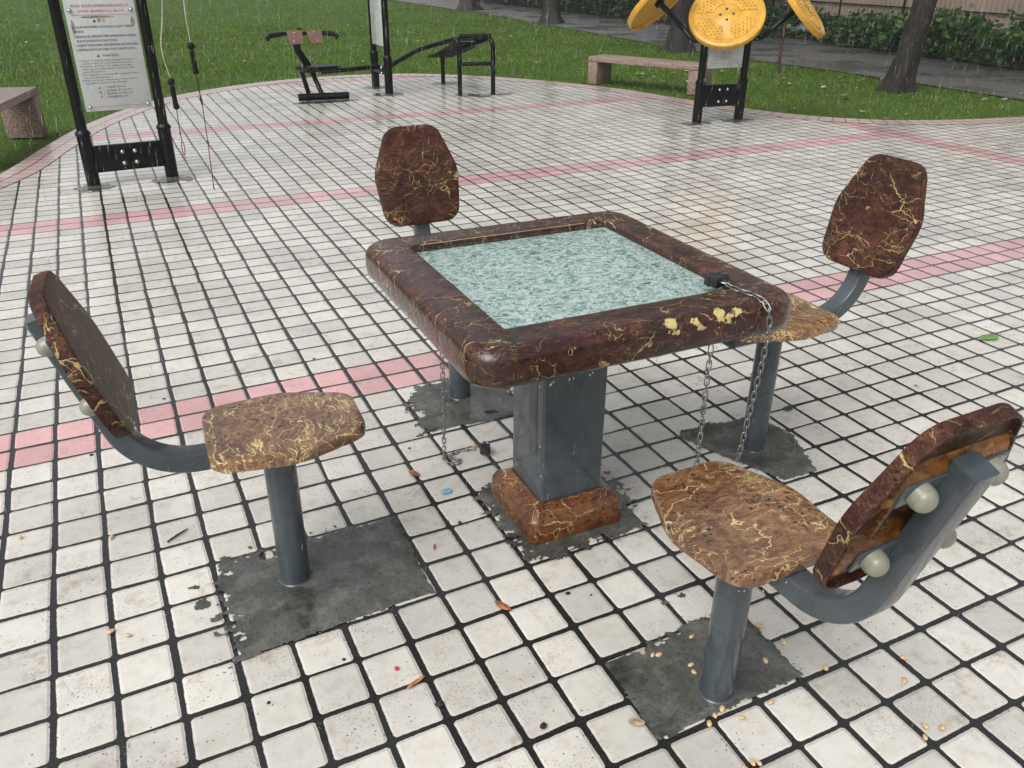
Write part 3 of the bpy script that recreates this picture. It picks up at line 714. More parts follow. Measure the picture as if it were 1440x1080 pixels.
# chain under the left side of the table, its end lying on the setts
zc = [(-.398,-.135,.655)] + [(-.398+.006*math.sin(k*.7), -.132+.002*k, .655-.04*k) for k in range(1, 16)]
chain('chain', [(-.388,-.13,.656),(-.386,-.128,.50),(-.384,-.125,.35),(-.381,-.122,.20)], 'x') if False else None
LX, LY = -.2, .37
chain('chain', sag((-.252,.215,.656), (-.200,.372,.012), 20, 0) + [(-.196,.360,.006),(-.185,.345,.005),(-.168,.340,.005),(-.150,.352,.006),(-.172,.372,.010),(-.180,.395,.006),(-.150,.405,.005),(-.12,.412,.005),(-.095,.40,.006),(-.079,.385,.010)],
      'steel chain hanging below the left table edge, its end heaped on the white setts')
lock('black padlock lying on the white setts at the end of the left chain', (-.064,.358,.022), (R_(-75), 0, R_(-25)))
chain('chain', [(.262,-.292,.752),(.268,-.318,.7475),(.275,-.345,.7475),(.285,-.372,.7465),(.289,-.395,.742),(.290,-.414,.728),(.290,-.4235,.70),(.290,-.425,.66),(.286,-.424,.60),(.280,-.420,.50),(.274,-.415,.40),(.270,-.41,.32)],
      'steel chain lying over the right table corner and down past its front edge')
lock('black padlock resting on the inner table rim near the right corner', (.262,-.262,.752), (R_(90), R_(0), R_(15)), .034, .019, .034)
chain('chain', [(.150,-.400,.656),(.152,-.399,.50),(.154,-.398,.30)], 'steel chain hanging straight down beneath the front table edge, left of the draped one')

# ------------------------------------------------------------------ lettering helper
def text_mesh(body, size, align='LEFT', spacing=1.0, lines=1.15):
    cu = bpy.data.curves.new('lettering', 'FONT'); cu.body = body; cu.size = size; cu.align_x = align; cu.resolution_u = 1
    cu.space_line = lines; cu.space_character = spacing
    o = bpy.data.objects.new('t', cu); COL.objects.link(o); dg = bpy.context.evaluated_depsgraph_get(); dg.update()
    me = bpy.data.meshes.new_from_object(o.evaluated_get(dg)); bpy.data.objects.remove(o); return me
M_signw = simple('wet_silver_sign_plate', (.46, .49, .48), .3, 0, .06, 6, coat=.6)
M_ink = simple('black_ink', (.02, .02, .022), .5); M_red = simple('red_ink', (.52, .03, .04), .5)
M_tape = simple('old_glue_stain', (.27, .23, .18), .7, var=.5, scale=60)
def letter(parts, plate, y=-.0045):
    """parts: list of (text, x, z, size, align, material); all text of one colour becomes one mesh"""
    for (s_, x, z, size, al, mm) in parts:
        me = text_mesh(s_, size, al); me.transform(Matrix.Translation((x, y, z)) @ Matrix.Rotation(PI/2, 4, 'X')); me.materials.clear(); me.materials.append(mm)
        link(bpy.data.objects.new('text_line', me), plate)

def post(bm_p, x, y, h, r=.033, sleeve=.36, rs=.043, parent=None, sl_name='sleeve'):
    bm = NB(); cyl(bm, (x,y,sleeve-.02), (x,y,h), r, 24); obj('post', bm, M_black, parent)
    bm = NB(); cyl(bm, (x,y,.012), (x,y,sleeve), rs, 24); cyl(bm, (x,y,sleeve-.018), (x,y,sleeve-.004), rs+.007, 24, bev=.004); cyl(bm, (x,y,sleeve-.002), (x,y,sleeve+.014), rs+.004, 24, r2=r+.002)
    obj(sl_name, bm, M_black, parent)
    bm = NB(); cyl(bm, (x,y,0), (x,y,.0125), rs+.001, 24); obj('foot_collar', bm, M_conc, parent)
def bolts(parent, pts, r=.011, axis='y', sgn=-1, name='bolt', mat=None):
    for (x, y, z) in pts:
        bm = NB(); sphere(bm, (x, y, z), r, 1, 1, 1, 14, 8)
        if axis == 'y': cyl(bm, (x, y-.001*sgn, z), (x, y+.006*-sgn, z), r*1.15, 14)
        obj(name, bm, mat or M_steel, parent)

# shoulder trainer with the warning sign (left)
A = thing('shoulder_trainer', 'black two-post shoulder trainer at left with a big warning sign and two hanging handles', 'exercise machine', (-1.04, 4.65, 0), math.atan2(.04, .51))
W = .512
for x in (0, W): post(None, x, 0, 2.25, parent=A)
bm = NB(); box(bm, (W/2, 0, .178), (W-.08, .04, .175), bevel=.004); xb = obj('crossbar', bm, M_black, A)
bolts(xb, [(W/2+a, -.022, .178+b) for a in (-.04, .04) for b in (-.038, .038)], .0125)
bm = NB(); cyl(bm, (-.03,0,2.24), (W+.03,0,2.24), .035, 20); cyl(bm, (W/2,0,2.24), (W/2,.0,2.05), .03, 16); cyl(bm, (W*1.4,-.5,2.2), (W*1.4,-.0,2.24), .022, 16); cyl(bm, (W+.03,0,2.24), (W*1.4,0,2.24), .03, 16); cyl(bm, (W*1.4,-.5,2.2), (W*1.05,-.5,2.2), .02, 12)
obj('top_rail', bm, M_black, A)
sg = NB(); box(sg, (W/2, -.02, .835), (.415, .005, .69), bevel=.001); plate = obj('warning_sign', sg, M_signw, A)
bolts(plate, [(W/2+a, -.026, z) for a in (-.180, .180) for z in (.517, 1.10)], .0125)
for (cx, cz, sx, sz) in ((W/2, .515, .34, .0018), (W/2, 1.072, .34, .0018), (W/2-.075, .600, .0016, .075)):
    bm = NB(); box(bm, (cx, -.0232, cz), (sx, .0008, sz)); obj('red_rule', bm, M_red, plate, smooth=False)
x0 = W/2-.192; tx = [("▲ 警 示", W/2-.02, 1.030, .022, 'CENTER', M_ink)]
cn = ["1.儿童或身体有障碍人员应在监护人监护下或指导", "   者使用;", "2.使用前应查对警告牌并要阅读使用说明书,并确认", "   各部件连接牢固无松动方可使用;", "3.本器材为非竞技器材,超范围使用会造成身体伤害;", "4.请根据自身状况进行锻炼,如有不适请停止练习。"]
for i, l in enumerate(cn): tx.append((l, x0+.003, .996-.026*i-(.004 if i > 1 else 0), .0170, 'LEFT', M_ink))
tx.append(("▲  WARNING", W/2-.01, .823, .021, 'CENTER', M_ink))
en = ["1.Children or physically disabled persons should be in", "   custody or under the supervision of the mentor.", "2.Read the instructions to the equipment manager", "   before use, and confirm that the connection of the", "   parts is firm and free.", "3.This equipment is non-competitive equipment, which", "   may cause physical injury.", "4.Please exercise according to your condition. Please", "   stop practicing if you feel uncomfortable."]
for i, l in enumerate(en): tx.append((l, x0+.002, .798-.0172*i, .0155, 'LEFT', M_ink))
for i, l in enumerate(["合", "格", "证"]): tx.append((l, W/2-.105, .625-.026*i, .017, 'LEFT', M_ink))
for i, l in enumerate(["产品型号: SWA000", "执行标准: GB19272-2011", "安装日期: 2017 年 10 月", "安全使用年限: 8 年"]): tx.append((l, W/2-.062, .630-.0205*i, .0155, 'LEFT', M_ink))
tx.append(("供应商: 青岛英派斯健康科技股份有限公司", W/2, 1.118, .0185, 'CENTER', M_red)); tx.append(("生产地址: 青岛即墨市华山二路369号", W/2, 1.088, .017, 'CENTER', M_red))
letter(tx, plate, -.0232)
for k_, (cx, cz, sx, sz) in enumerate(((W/2-.03, 1.060, .105, .007), (W/2+.180, 1.03, .013, .027), (W/2-.178, 1.00, .010, .045))):
    bm = NB(); q_ = [Vector((cx+sx*math.cos(2*PI*i/22)*(1+.35*mnoise.noise(Vector((i*.9, k_, 0)))), -.0226, cz+sz*math.sin(2*PI*i/22)*(1+.5*mnoise.noise(Vector((i*.8, k_, 7)))))) for i in range(22)]
    loft(bm, [q_, [p-Vector((0,.0004,0)) for p in q_]]); obj('glue_stain', bm, M_tape, plate, smooth=False)
# hanging handles
def handle(lab, x, y, ztop, zend, slack):
    t = thing('pull_handle', lab, 'handle', (x, y, 0), 0, 'black pull handles hanging on cords')
    P = [(0,0,2.2)] + [(slack*.02*math.sin(k*1.3), slack*.015*math.cos(k*1.9), ztop+.02+(2.2-ztop-.02)*(1-k/9)) for k in range(1, 9)] + [(0,0,ztop)]
    bm = NB(); tube(bm, spline(P, 5), .0032, 6); obj('pull_cord', bm, M_rope, t)
    bm = NB(); sphere(bm, (0,0,ztop-.012), .023, 1, 1, .95); obj('ball_stop', bm, M_grip, t)
    bm = NB(); zz = ztop-.035; tube(bm, [(0,0,zz), (0,0,zz-.006), (0,0,zz-.02), (.002,0,zz-.06), (.003,0,zz-.10), (.005,0,zz-.135), (.005,0,zz-.142)], [.010, .014, .0165, .015, .0155, .0185, .014], 14); obj('grip', bm, M_grip, t)
    return t, zz-.142
t1, z1 = handle('black rubber pull handle hanging farther from the sign, higher up, on a straight cord', -.327, 4.15, .925, 0, .3)
bm = NB(); tube(bm, [(.005,0,z1), (.008,0,z1-.12), (.006,0,z1-.15)], .0035, 6); sphere(bm, (.008,0,z1-.135), .007); tube(bm, [(.006,0,z1-.13), (.010,0,z1-.155), (.012,0,z1-.19)], [.004,.008,.004], 8); tube(bm, [(.012,0,z1-.19), (.010,0,z1-.42)], .003, 6); sphere(bm, (.011,0,z1-.42), .008); obj('tail_cord', bm, M_cordblack, t1)
bm = NB(); tube(bm, [(.010,0,z1-.42), (.006,0,z1-.58), (.002,0,.02)], .0034, 6); tube(bm, [(.002,0,.06), (.008,0,.01)], .002, 5); obj('frayed_end', bm, M_cordred, t1)
t2_, z2 = handle('black rubber pull handle hanging next to the sign post, lower down, on a kinked cord', -.478, 4.15, .722, 0, 1.6)
bm = NB(); tube(bm, [(.004,0,z2), (.002,0,z2-.10), (.002,0,z2-.19)], .003, 6); sphere(bm, (.002,0,z2-.15), .006); obj('tail_cord', bm, M_cordblack, t2_)
bm = NB(); tube(bm, spline([(.002,0,z2-.19), (.012,0,z2-.22), (.012,0,z2-.26), (.004,0,z2-.285), (-.004,0,z2-.25), (.0,0,z2-.20)], 4), .003, 6); tube(bm, [(.004,0,z2-.28), (.012,0,z2-.31)], .002, 5); tube(bm, [(.002,0,z2-.28), (-.004,0,z2-.32)], .002, 5); obj('frayed_end', bm, M_cordred, t2_)

# stone benches
def bench(lab, o, d, length, depth, h, legw=.13, th=.058):
    t = thing('stone_bench', lab, 'bench', (o[0], o[1], -.02), math.atan2(d[1], d[0]), 'pink granite benches at the lawn edge')
    def rough(bm):
        for v in bm.verts: v.co += Vector((mnoise.noise(v.co*9), mnoise.noise(v.co*9+Vector((5,0,0))), mnoise.noise(v.co*9+Vector((0,5,0)))))*.002
    bm = NB(); box(bm, (length/2, depth/2, h-th/2+.02), (length, depth, th), bevel=.004); rough(bm); obj('seat_slab', bm, M_gran, t)
    for x in (legw/2, length-legw/2):
        bm = NB(); box(bm, (x, depth/2, (h-th)/2+.008), (legw, depth-.006, h-th+.016), bevel=.004); rough(bm); obj('leg', bm, M_gran, t)
bench('granite bench on the lawn at the far left, partly cut off by the frame', (-1.635, 6.985), (.085, -1.0), 1.4, .32, .38) if False else None
# local x runs along the bench, local y to its left-hand side
_a = Vector((-1.315, 6.90)); _d = Vector((-.26, -.965)).normalized()
# width lies on the lawn side
bench('granite bench at the left picture edge, partly cut off by the frame', (_a.x-.30, _a.y+.09), (_d.x, _d.y), 1.4, .30, .385)
bench('granite bench beside the yellow disc machine, whole seat slab in view', (4.80, 7.86), (.44, -.90), 1.52, .36, .305)

# rowing / hip trainer, left of the second sign
Rw = thing('leg_press_trainer', 'black seated trainer with brown pads and two handlebars at the lawn edge', 'exercise machine', (1.38, 7.7, 0))
def L(*p): return [(x-1.38, y-7.7, z) for x, y, z in p]
bm = NB(); tube(bm, L((1.10,7.72,.045), (1.64,7.67,.045)), .037, 18); obj('base_bar', bm, M_black, Rw)
bm = NB(); tube(bm, L((1.36,7.70,.05), (1.30,7.86,.30)), .026, 14); obj('front_strut', bm, M_black, Rw)
bm = NB(); tube(bm, L((1.33,8.2,0), (1.22,8.0,.30)), .026, 14); obj('rear_strut', bm, M_black, Rw)
bm = NB(); box(bm, (1.37-1.38, 7.82-7.7, .315), (.42, .30, .035), Matrix.Rotation(.10, 3, 'Z'), bevel=.012); box(bm, (1.37-1.38, 7.82-7.7, .340), (.40, .28, .02), Matrix.Rotation(.10, 3, 'Z'), bevel=.009); obj('seat', bm, M_black, Rw)
bm = NB(); tube(bm, L((1.27,7.9,.33), (1.17,7.9,.50), (1.16,7.88,.60)), .025, 14); tube(bm, L((1.31,7.9,.33), (1.20,7.9,.50), (1.19,7.88,.60)), .022, 14); tube(bm, L((1.18,7.88,.5), (1.22,7.88,.72)), .024, 14); obj('column', bm, M_black, Rw)
for s_, xx in ((-1, 1.12), (1, 1.36)):
    bm = NB(); tube(bm, L((1.22,7.88,.665), (xx+.1*s_,7.88,.67), (xx+.22*s_,7.86,.655), (xx+.25*s_,7.83,.63)), .019, 14); obj('handlebar', bm, M_black, Rw)
    bm = NB(); tube(bm, L((xx+.10*s_,7.875,.668), (xx+.22*s_,7.86,.655), (xx+.255*s_,7.83,.625)), .025, 14); obj('handle_grip', bm, M_grip, Rw)
for s_ in (-1, 1):
    P0 = [(-.075,-.07), (.075,-.07), (.075,.02), (.055,.075), (-.06,.075), (-.075,.02)] if s_ < 0 else [(-.075,-.07), (.075,-.07), (.075,.03), (.055,.075), (-.05,.075), (-.075,.02)]
    bm = NB(); Mr = Matrix.Rotation(R_(62), 3, 'X'); C0 = Vector((1.255-1.38+.105*s_, 7.80-7.7, .64))
    rings = [[C0+Mr @ Vector((x*1.05, -y, z)) for x, y in P0] for z in (-.009, .009)]; loft(bm, rings); pd = obj('brown_pad', bm, M_brownpad, Rw)
    for q in ((.0, .045), (.02, -.045)):
        bm = NB(); c = C0+Mr @ Vector((q[0]*s_, q[1], .011)); sphere(bm, c, .010, 1, 1, .6, 10, 6); obj('pad_bolt', bm, M_steel, pd)
bm = NB(); tube(bm, L((1.42,7.86,.275), (1.7,7.98,.27), (2.16,8.15,.27)), .026, 14); obj('link_beam', bm, M_black, Rw)

# second sign frame between the two trainers
B2 = thing('sign_frame', 'narrow black two-post sign frame standing between the brown-pad trainer and the slatted board', 'sign', (2.17, 7.86, 0), 0)
for (x, y) in ((0, 0), (.03, .58)): post(None, x, y, 2.2, r=.036, sleeve=.40, rs=.046, parent=B2)
bm = NB(); box(bm, (.015, .29, .24), (.05, .5, .09), bevel=.004); b2 = obj('crossbar', bm, M_black, B2)
for z in (.21, .27): bm = NB(); sphere(bm, (-.02, .17, z), .016); obj('bolt', bm, M_steel, b2)
bm = NB(); box(bm, (-.005, .30, .86), (.004, .40, .72), bevel=.001); p2 = obj('instruction_sign', bm, M_signw, B2)
p2l = NB()
for i in range(19):
    z = 1.15-.031*i
    if i in (3, 13, 14): continue
    for k in range(3):
        y0, y1 = .13+.115*k, .13+.115*k+random.uniform(.07, .11); 
    pass
p2l.free()
t = [("▲ WARNING", 0, 1.04, .026, 'CENTER', M_ink)] + [(l.strip(), -.15, 1.0-.024*i, .0135, 'LEFT', M_ink) for i, l in enumerate(cn+en)] + [("合格证", -.1, .60, .016, 'LEFT', M_ink), ("GB19272-2011", -.02, .60, .016, 'LEFT', M_ink), ("2017", -.02, .575, .016, 'LEFT', M_ink)]
holder = bpy.data.objects.new('lettering_holder', None)
letter(t, p2, -.0022)
for ch in p2.children:
    ch.matrix_local = Matrix.Translation((-.005, .30, 0)) @ Matrix.Rotation(-PI/2, 4, 'Z')
bpy.data.objects.remove(holder)

# sit-up board with bent tubes
Nb = thing('sit_up_board', 'black slatted sit-up board on bent tube legs, far side of the paving', 'exercise machine', (2.95, 7.5, 0))
def Q(*p): return [(x-2.95, y-7.5, z) for x, y, z in p]
for pts, nm in ((((2.89,7.49,0), (2.89,7.49,.605), (2.60,8.05,.44), (2.2,7.98,.27)), 'side_tube'), (((3.25,7.37,0), (3.25,7.37,.612), (3.10,7.80,.48), (2.98,8.35,.36)), 'side_tube')):
    bm = NB(); tube(bm, arc_pts(Q(*pts), [.075, .12], 8), .026, 14); obj(nm, bm, M_black, Nb)
bm = NB(); tube(bm, Q((3.08,8.47,0), (3.08,8.47,.33)), .026, 14); obj('rear_leg', bm, M_black, Nb)
bm = NB(); tube(bm, Q((2.89,7.49,.33), (3.25,7.37,.335)), .022, 12); obj('cross_tube', bm, M_black, Nb)
bm = NB(); tube(bm, Q((2.91,7.53,.617), (3.24,7.40,.622)), .026, 12); obj('top_tube', bm, M_black, Nb)
a0, a1, b0, b1 = Vector((2.92,7.56,.61)), Vector((3.24,7.44,.61)), Vector((2.86,8.42,.315)), Vector((3.16,8.36,.315))
for k in range(6):
    f = (k+.5)/6; c = a0.lerp(b0, f); d = a1.lerp(b1, f); c.z -= .03*math.sin(PI*f); d.z -= .03*math.sin(PI*f); u = (d-c); w_ = (b0-a0).normalized()*.062; up = Vector((0,0,.011))
    bm = NB(); loft(bm, [[Vector(p)-Vector((2.95,7.5,0)) for p in (c-w_, c+w_, c+w_+up, c-w_+up)], [Vector(p)-Vector((2.95,7.5,0)) for p in (d-w_, d+w_, d+w_+up, d-w_+up)]]); obj('slat', bm, M_grip, Nb)

# yellow disc machine
D = thing('disc_trainer', 'black two-post trainer carrying three big yellow studded discs on curved arms', 'exercise machine', (4.27, 4.93, 0), math.atan2(-.04, .47))
Wd = .475
for x in (0, Wd): post(None, x, 0, .80, r=.034, sleeve=.38, rs=.045, parent=D)
bm = NB(); box(bm, (Wd/2, 0, .245), (Wd-.08, .04, .20), bevel=.004); xb = obj('crossbar', bm, M_black, D)
bolts(xb, [(Wd/2+a, -.022, .245+b) for a in (-.03, .06) for b in (-.055, .055)], .012)
bm = NB(); box(bm, (Wd/2, -.012, .60), (.385, .005, .215), bevel=.001); p3 = obj('instruction_sign', bm, M_signw, D)
bolts(p3, [(Wd/2+a, -.018, .512) for a in (-.17, .17)], .009)
letter([("■", Wd/2-.10, .622-.027*i, .012, 'LEFT', M_ink) for i in range(3)] + [(s_, Wd/2-.065, .628-.019*i, .0155, 'LEFT', M_ink) for i, s_ in enumerate(["产品型号: SWA000", "执行标准: GB19272-2011", "安装日期: 2017 年", "安全使用年限: 8 年"])] + [("使用前请阅读说明", Wd/2-.15, .668, .017, 'LEFT', M_ink)], p3, -.0152)
bm = NB(); box(bm, (Wd/2, -.0152, .535), (.35, .0008, .0016)); obj('rule', bm, M_ink, p3, smooth=False)
bm = NB(); cyl(bm, (-.02,0,.78), (Wd+.02,0,.78), .036, 18); cyl(bm, (Wd/2,0,.76), (Wd/2,0,.84), .035, 18); obj('cross_tube', bm, M_black, D)
Dinv = None
bpy.context.view_layer.update(); Dm = D.matrix_world.copy(); Di = Dm.inverted()
def disc(center, normal, r, spin=0):
    c = Di @ Vector(center); n = (Di.to_3x3() @ Vector(normal)).normalized(); x = Vector((0,0,1)).cross(n).normalized(); y = n.cross(x)
    M = Matrix(((x.x, y.x, n.x, c.x), (x.y, y.y, n.y, c.y), (x.z, y.z, n.z, c.z), (0,0,0,1))) @ Matrix.Rotation(spin, 4, 'Z')
    bm = NB(); prof = [(0,.012), (.30*r,.012), (.33*r,.006), (.86*r,.006), (.885*r,.012), (.96*r,.012), (.992*r,.006), (r,-.006), (r,-.035), (.985*r,-.045), (.95*r,-.045), (.93*r,-.015), (0,-.015)]
    n_ = 64; rings = [[Vector((a*math.cos(2*PI*k/n_), a*math.sin(2*PI*k/n_), z)) for k in range(n_)] for a, z in prof[1:-1]]
    loft(bm, rings)
    o = obj('yellow_disc', bm, M_yellow, D); o.matrix_local = M
    # four raised quadrant panels with studs
    bm = NB()
    for q in range(4):
        a0, a1 = q*PI/2+.13, (q+1)*PI/2-.13; m = 14
        arc = [Vector((.80*r*math.cos(a0+(a1-a0)*k/m), .80*r*math.sin(a0+(a1-a0)*k/m), 0)) for k in range(m+1)]; inn = [Vector((.36*r*math.cos(a1-.15-(a1-a0-.3)*k/4), .36*r*math.sin(a1-.15-(a1-a0-.3)*k/4), 0)) for k in range(5)]
        P = arc+inn; loft(bm, [[p+Vector((0,0,.005)) for p in P], [p+Vector((0,0,.011)) for p in P]])
    obj('quadrant_panel', bm, M_yellow, o)
    bm = NB(); st = .085*r*1.25
    for q in range(4):
        for i in range(9):
            for j in range(9):
                x_, y_ = (.13*r+st*(i+.5*(j % 2)), .13*r+st*.9*j); rr_ = math.hypot(x_, y_); a = math.atan2(y_, x_)
                if .40*r < rr_ < .76*r and .20 < a < PI/2-.20:
                    ca, sa = math.cos(q*PI/2), math.sin(q*PI/2); X, Y = x_*ca-y_*sa, x_*sa+y_*ca
                    w_ = .024*r; L_ = [[Vector((X+w_*s_*math.cos(2*PI*k/6), Y+w_*s_*math.sin(2*PI*k/6), z)) for k in range(6)] for s_, z in ((1,.010), (.8,.019), (.3,.022))]; loft(bm, L_, False, True)
    stt = obj('massage_studs', bm, M_yellow, o, angle=80); stt['kind'] = 'stuff'
    for k in range(4):
        a = k*PI/2; bm = NB(); cyl(bm, (.17*r*math.cos(a), .17*r*math.sin(a), .009), (.17*r*math.cos(a), .17*r*math.sin(a), .014), .013, 14); sphere(bm, (.17*r*math.cos(a), .17*r*math.sin(a), .013), .009, 1, 1, .6, 10, 6); obj('disc_bolt', bm, M_lock, o)
    return o, c, n
v = Vector((-.68, -.73, 0)).normalized(); rt = Vector((.897, -.442, 0))
def azn(a, e): a = R_(a); e = R_(e); h_ = v*math.cos(a)+rt*math.sin(a); return (h_*math.cos(e)+Vector((0,0,math.sin(e))))
DR = .350
o1, c1, n1 = disc((4.42, 4.845, .955), azn(0, 43), DR*.98, .12)
o2, c2, n2 = disc((5.20, 4.72, 1.04), azn(66, 38), DR, .4)
o3, c3, n3 = disc((3.88, 5.18, 1.07), azn(-122, 40), DR*.95, .4)
for (c, n, sx) in ((c2, n2, Wd+.03), (c3, n3, -.03)):
    base = Vector((sx, 0, .76)); s_ = 1 if sx > 0 else -1; e = c-n*.02
    bm = NB(); tube(bm, spline([base-Vector((s_*.05,0,0)), base+Vector((s_*.10,0,-.012)), base.lerp(e, .45)+Vector((0,0,-.05)), base.lerp(e, .8)+Vector((0,0,-.015)), e], 6), .026, 14); cyl(bm, e-n*.03, e+n*.008, .045, 18); obj('curved_arm', bm, M_black, D)
bm = NB(); tube(bm, [Vector((Wd/2,0,.80)), Vector((Wd/2,-.04,.86)), c1-n1*.02], .028, 14); cyl(bm, c1-n1*.03, c1-n1*.008, .06, 20); obj('disc_hub', bm, M_black, D)

# ------------------------------------------------------------------ trees
def leaf_cloud(n, cen, rad, size, clumps=14, seed=1, flat=.75):
    r = np.random.default_rng(seed); cl = r.normal(0, 1, (clumps, 3)); cl /= np.linalg.norm(cl, axis=1)[:, None]; cl *= r.uniform(.25, .85, (clumps, 1))
    k = r.integers(0, clumps, n); p = cl[k]+r.normal(0, .19, (n, 3)); p = p*np.array(rad)+np.array(cen)
    return leaf_quads(p, size, r)
def leaf_quads(p, size, r, up=.4):
    n = len(p); a = r.normal(0, 1, (n, 3)); a[:, 2] *= .5; a /= np.linalg.norm(a, axis=1)[:, None]; b = r.normal(0, 1, (n, 3)); b[:, 2] += 0; b = b-a*(a*b).sum(1)[:, None]; b /= np.linalg.norm(b, axis=1)[:, None]
    s = (size*r.uniform(.6, 1.3, n))[:, None]; V = np.zeros((n, 4, 3)); V[:, 0] = p-a*s; V[:, 1] = p+b*s*.5-a*s*.1; V[:, 2] = p+a*s; V[:, 3] = p-b*s*.5-a*s*.1
    V[:, [1, 3], 2] -= (s*.12)
    return V
crown_mesh = None
def tree(lab, loc, r0, lean, h, crown_r, cz, flare=1.5, seed=1, nleaf=17000):
    global crown_mesh
    t = thing('tree', lab, 'tree', (loc[0], loc[1], -.04), 0, 'trees on the lawn')
    bm = NB(); P = []; Rr = []; rnd = random.Random(seed)
    for k in range(26):
        f = k/25; z = h*f; P.append(Vector((lean[0]*z+.03*math.sin(z*2.1+seed), lean[1]*z+.03*math.cos(z*1.7+seed), z))); Rr.append(r0*(1+(flare-1)*math.exp(-z/.16))*(1-.45*f))
    nn = 22; rings = []
    for p, r in zip(P, Rr):
        rings.append([p+Vector((math.cos(2*PI*k/nn), math.sin(2*PI*k/nn), 0))*r*(1+.10*mnoise.noise(Vector((math.cos(2*PI*k/nn)*1.6, math.sin(2*PI*k/nn)*1.6, p.z*.9+seed)))+.22*math.exp(-p.z/.15)*math.sin(5*2*PI*k/nn+seed)) for k in range(nn)])
    loft(bm, rings); tr = obj('trunk', bm, M_bark, t, angle=80)
    topp = P[-1]
    for k in range(6):
        a = k*PI/3+seed; d = Vector((math.cos(a), math.sin(a), .7)); s0 = P[-1-(k % 3)*2]; bm = NB()
        tube(bm, spline([s0, s0+d*crown_r*.3, s0+d*crown_r*.6+Vector((0,0,.2)), s0+d*crown_r*.95+Vector((0,0,.6))], 4), [r0*.5*(1-i/13.5) for i in range(13)], 10); obj('limb', bm, M_bark, tr, angle=80)
    if crown_mesh is None: crown_mesh = tri_mesh('crown', leaf_cloud(nleaf, (0,0,0), (1, 1, .62), .026, 34, 5), M_leaf, 4)
    c = bpy.data.objects.new('crown', crown_mesh); link(c, t); c.location = (topp.x, topp.y, cz); c.scale = (crown_r, crown_r, crown_r); return t
tree('dark wet tree trunk behind the yellow discs at the end of the granite bench', (8.30, 10.72), .20, (.03, .0), 4.2, 2.9, 5.1, 1.5, 1)
tree('thick leaning tree trunk on the lawn strip at right, flared at the grass', (7.98, 5.86), .145, (.13, -.07), 4.0, 2.8, 5.0, 1.5, 2)
tree('distant tree trunk right of the slatted sit-up board, beside the road', (9.5, 17.45), .20, (.02, .01), 4.2, 3.0, 5.2, 1.5, 3)
tree('farthest tree trunk, at the top edge, where the wet road begins', (9.75, 22.9), .25, (.05, .01), 4.2, 3.0, 5.2, 1.6, 4)
sp = thing('sapling', 'thin young tree stem with a few leaves, right of the yellow disc machine', 'tree', (7.85, 7.76, -.03))
bm = NB(); tube(bm, [(0,0,0), (.0,.01,.4), (.03,.0,.9), (.04,.02,1.5), (.08,.03,2.3)], [.026, .022, .018, .014, .008], 8); tube(bm, [(.0,.0,.0), (-.03,.03,.02)], .02, 6); tube(bm, [(.0,.01,.30), (-.06,.02,.46), (-.10,.03,.62)], [.008, .006, .003], 6); tube(bm, [(.03,.0,.9), (.12,-.05,1.2), (.25,-.08,1.5)], [.01, .007, .004], 6); obj('stem', bm, simple('reddish_sapling_bark', (.07, .035, .025), .5), sp)
pts = np.concatenate([np.array([.05, .0, 1.2])+rng.normal(0, 1, (70, 3))*np.array([.22, .22, .35]), np.array([-.1, .03, .65])+rng.normal(0, 1, (12, 3))*np.array([.06, .06, .08])])
link(bpy.data.objects.new('foliage', tri_mesh('foliage', leaf_quads(pts, .05, rng), M_shrub, 4)), sp)

# ------------------------------------------------------------------ shrubs in the bed across the road
def shrub(lab, loc, w, d, h, n, size, mat, seed, nm='shrub', grp='leafy plants in the bed across the road'):
    r = np.random.default_rng(seed); t = thing(nm, lab, 'plant', (loc[0], loc[1], -.02), 0, grp)
    m = max(5, int(w*d*14)); bx = r.uniform(-w/2, w/2, m); by = r.uniform(-d/2, d/2, m); bh = h*r.uniform(.6, 1.1, m)
    bm = NB()
    for x, y, q in zip(bx, by, bh):
        tube(bm, [(x*.8, y*.8, 0), (x*.9, y*.9, q*.5), (x, y, q)], [.008, .006, .003], 5)
    obj('stems', bm, simple('green_stem', (.05, .06, .02), .6) if False else M_soil, t)
    k = r.integers(0, m, n); f = r.uniform(.08, 1, n)**.7; p = np.stack([bx[k]+r.normal(0, .10, n), by[k]+r.normal(0, .10, n), bh[k]*f+r.normal(0, .03, n)], 1); p[:, 2] = np.abs(p[:, 2])
    link(bpy.data.objects.new('foliage', tri_mesh('foliage', leaf_quads(p, size, r), mat, 4)), t); return t
spec = [(11.9,5.2,1.5,1.9,.62,.055,0),(11.95,6.9,1.5,1.8,.70,.060,0),(12.05,8.5,1.4,1.7,.66,.065,0),(12.2,9.9,1.3,1.3,.55,.05,0),(12.6,11.3,1.0,1.5,.42,.055,1),(12.7,12.9,1.0,1.6,.5,.06,1),(12.5,14.5,1.3,1.8,.75,.06,1),(12.5,16.3,1.4,2.0,.95,.065,1),(12.4,18.3,1.5,2.1,1.0,.065,1),(12.4,20.4,1.5,2.1,.95,.07,1),(12.4,22.6,1.5,2.3,.95,.07,1),(12.4,25.0,1.5,2.5,.95,.08,1),(12.4,27.6,1.5,2.7,.95,.08,1)]
labs = ['broad-leaved bush at the right picture edge across the road', 'lush yellow-green bush just right of the leaning trunk, across the road', 'bushy plants directly behind the leaning tree trunk', 'low leafy clump left of the leaning trunk, beside the white sheet', 'sparse stalky plants growing over the white sheet', 'dark plants behind the right yellow disc', 'dark leafy bush behind the sapling', 'dark bush between the front and right yellow discs', 'dark bush behind the left yellow disc', 'dark hedge clump right of the distant trunk at the top edge']
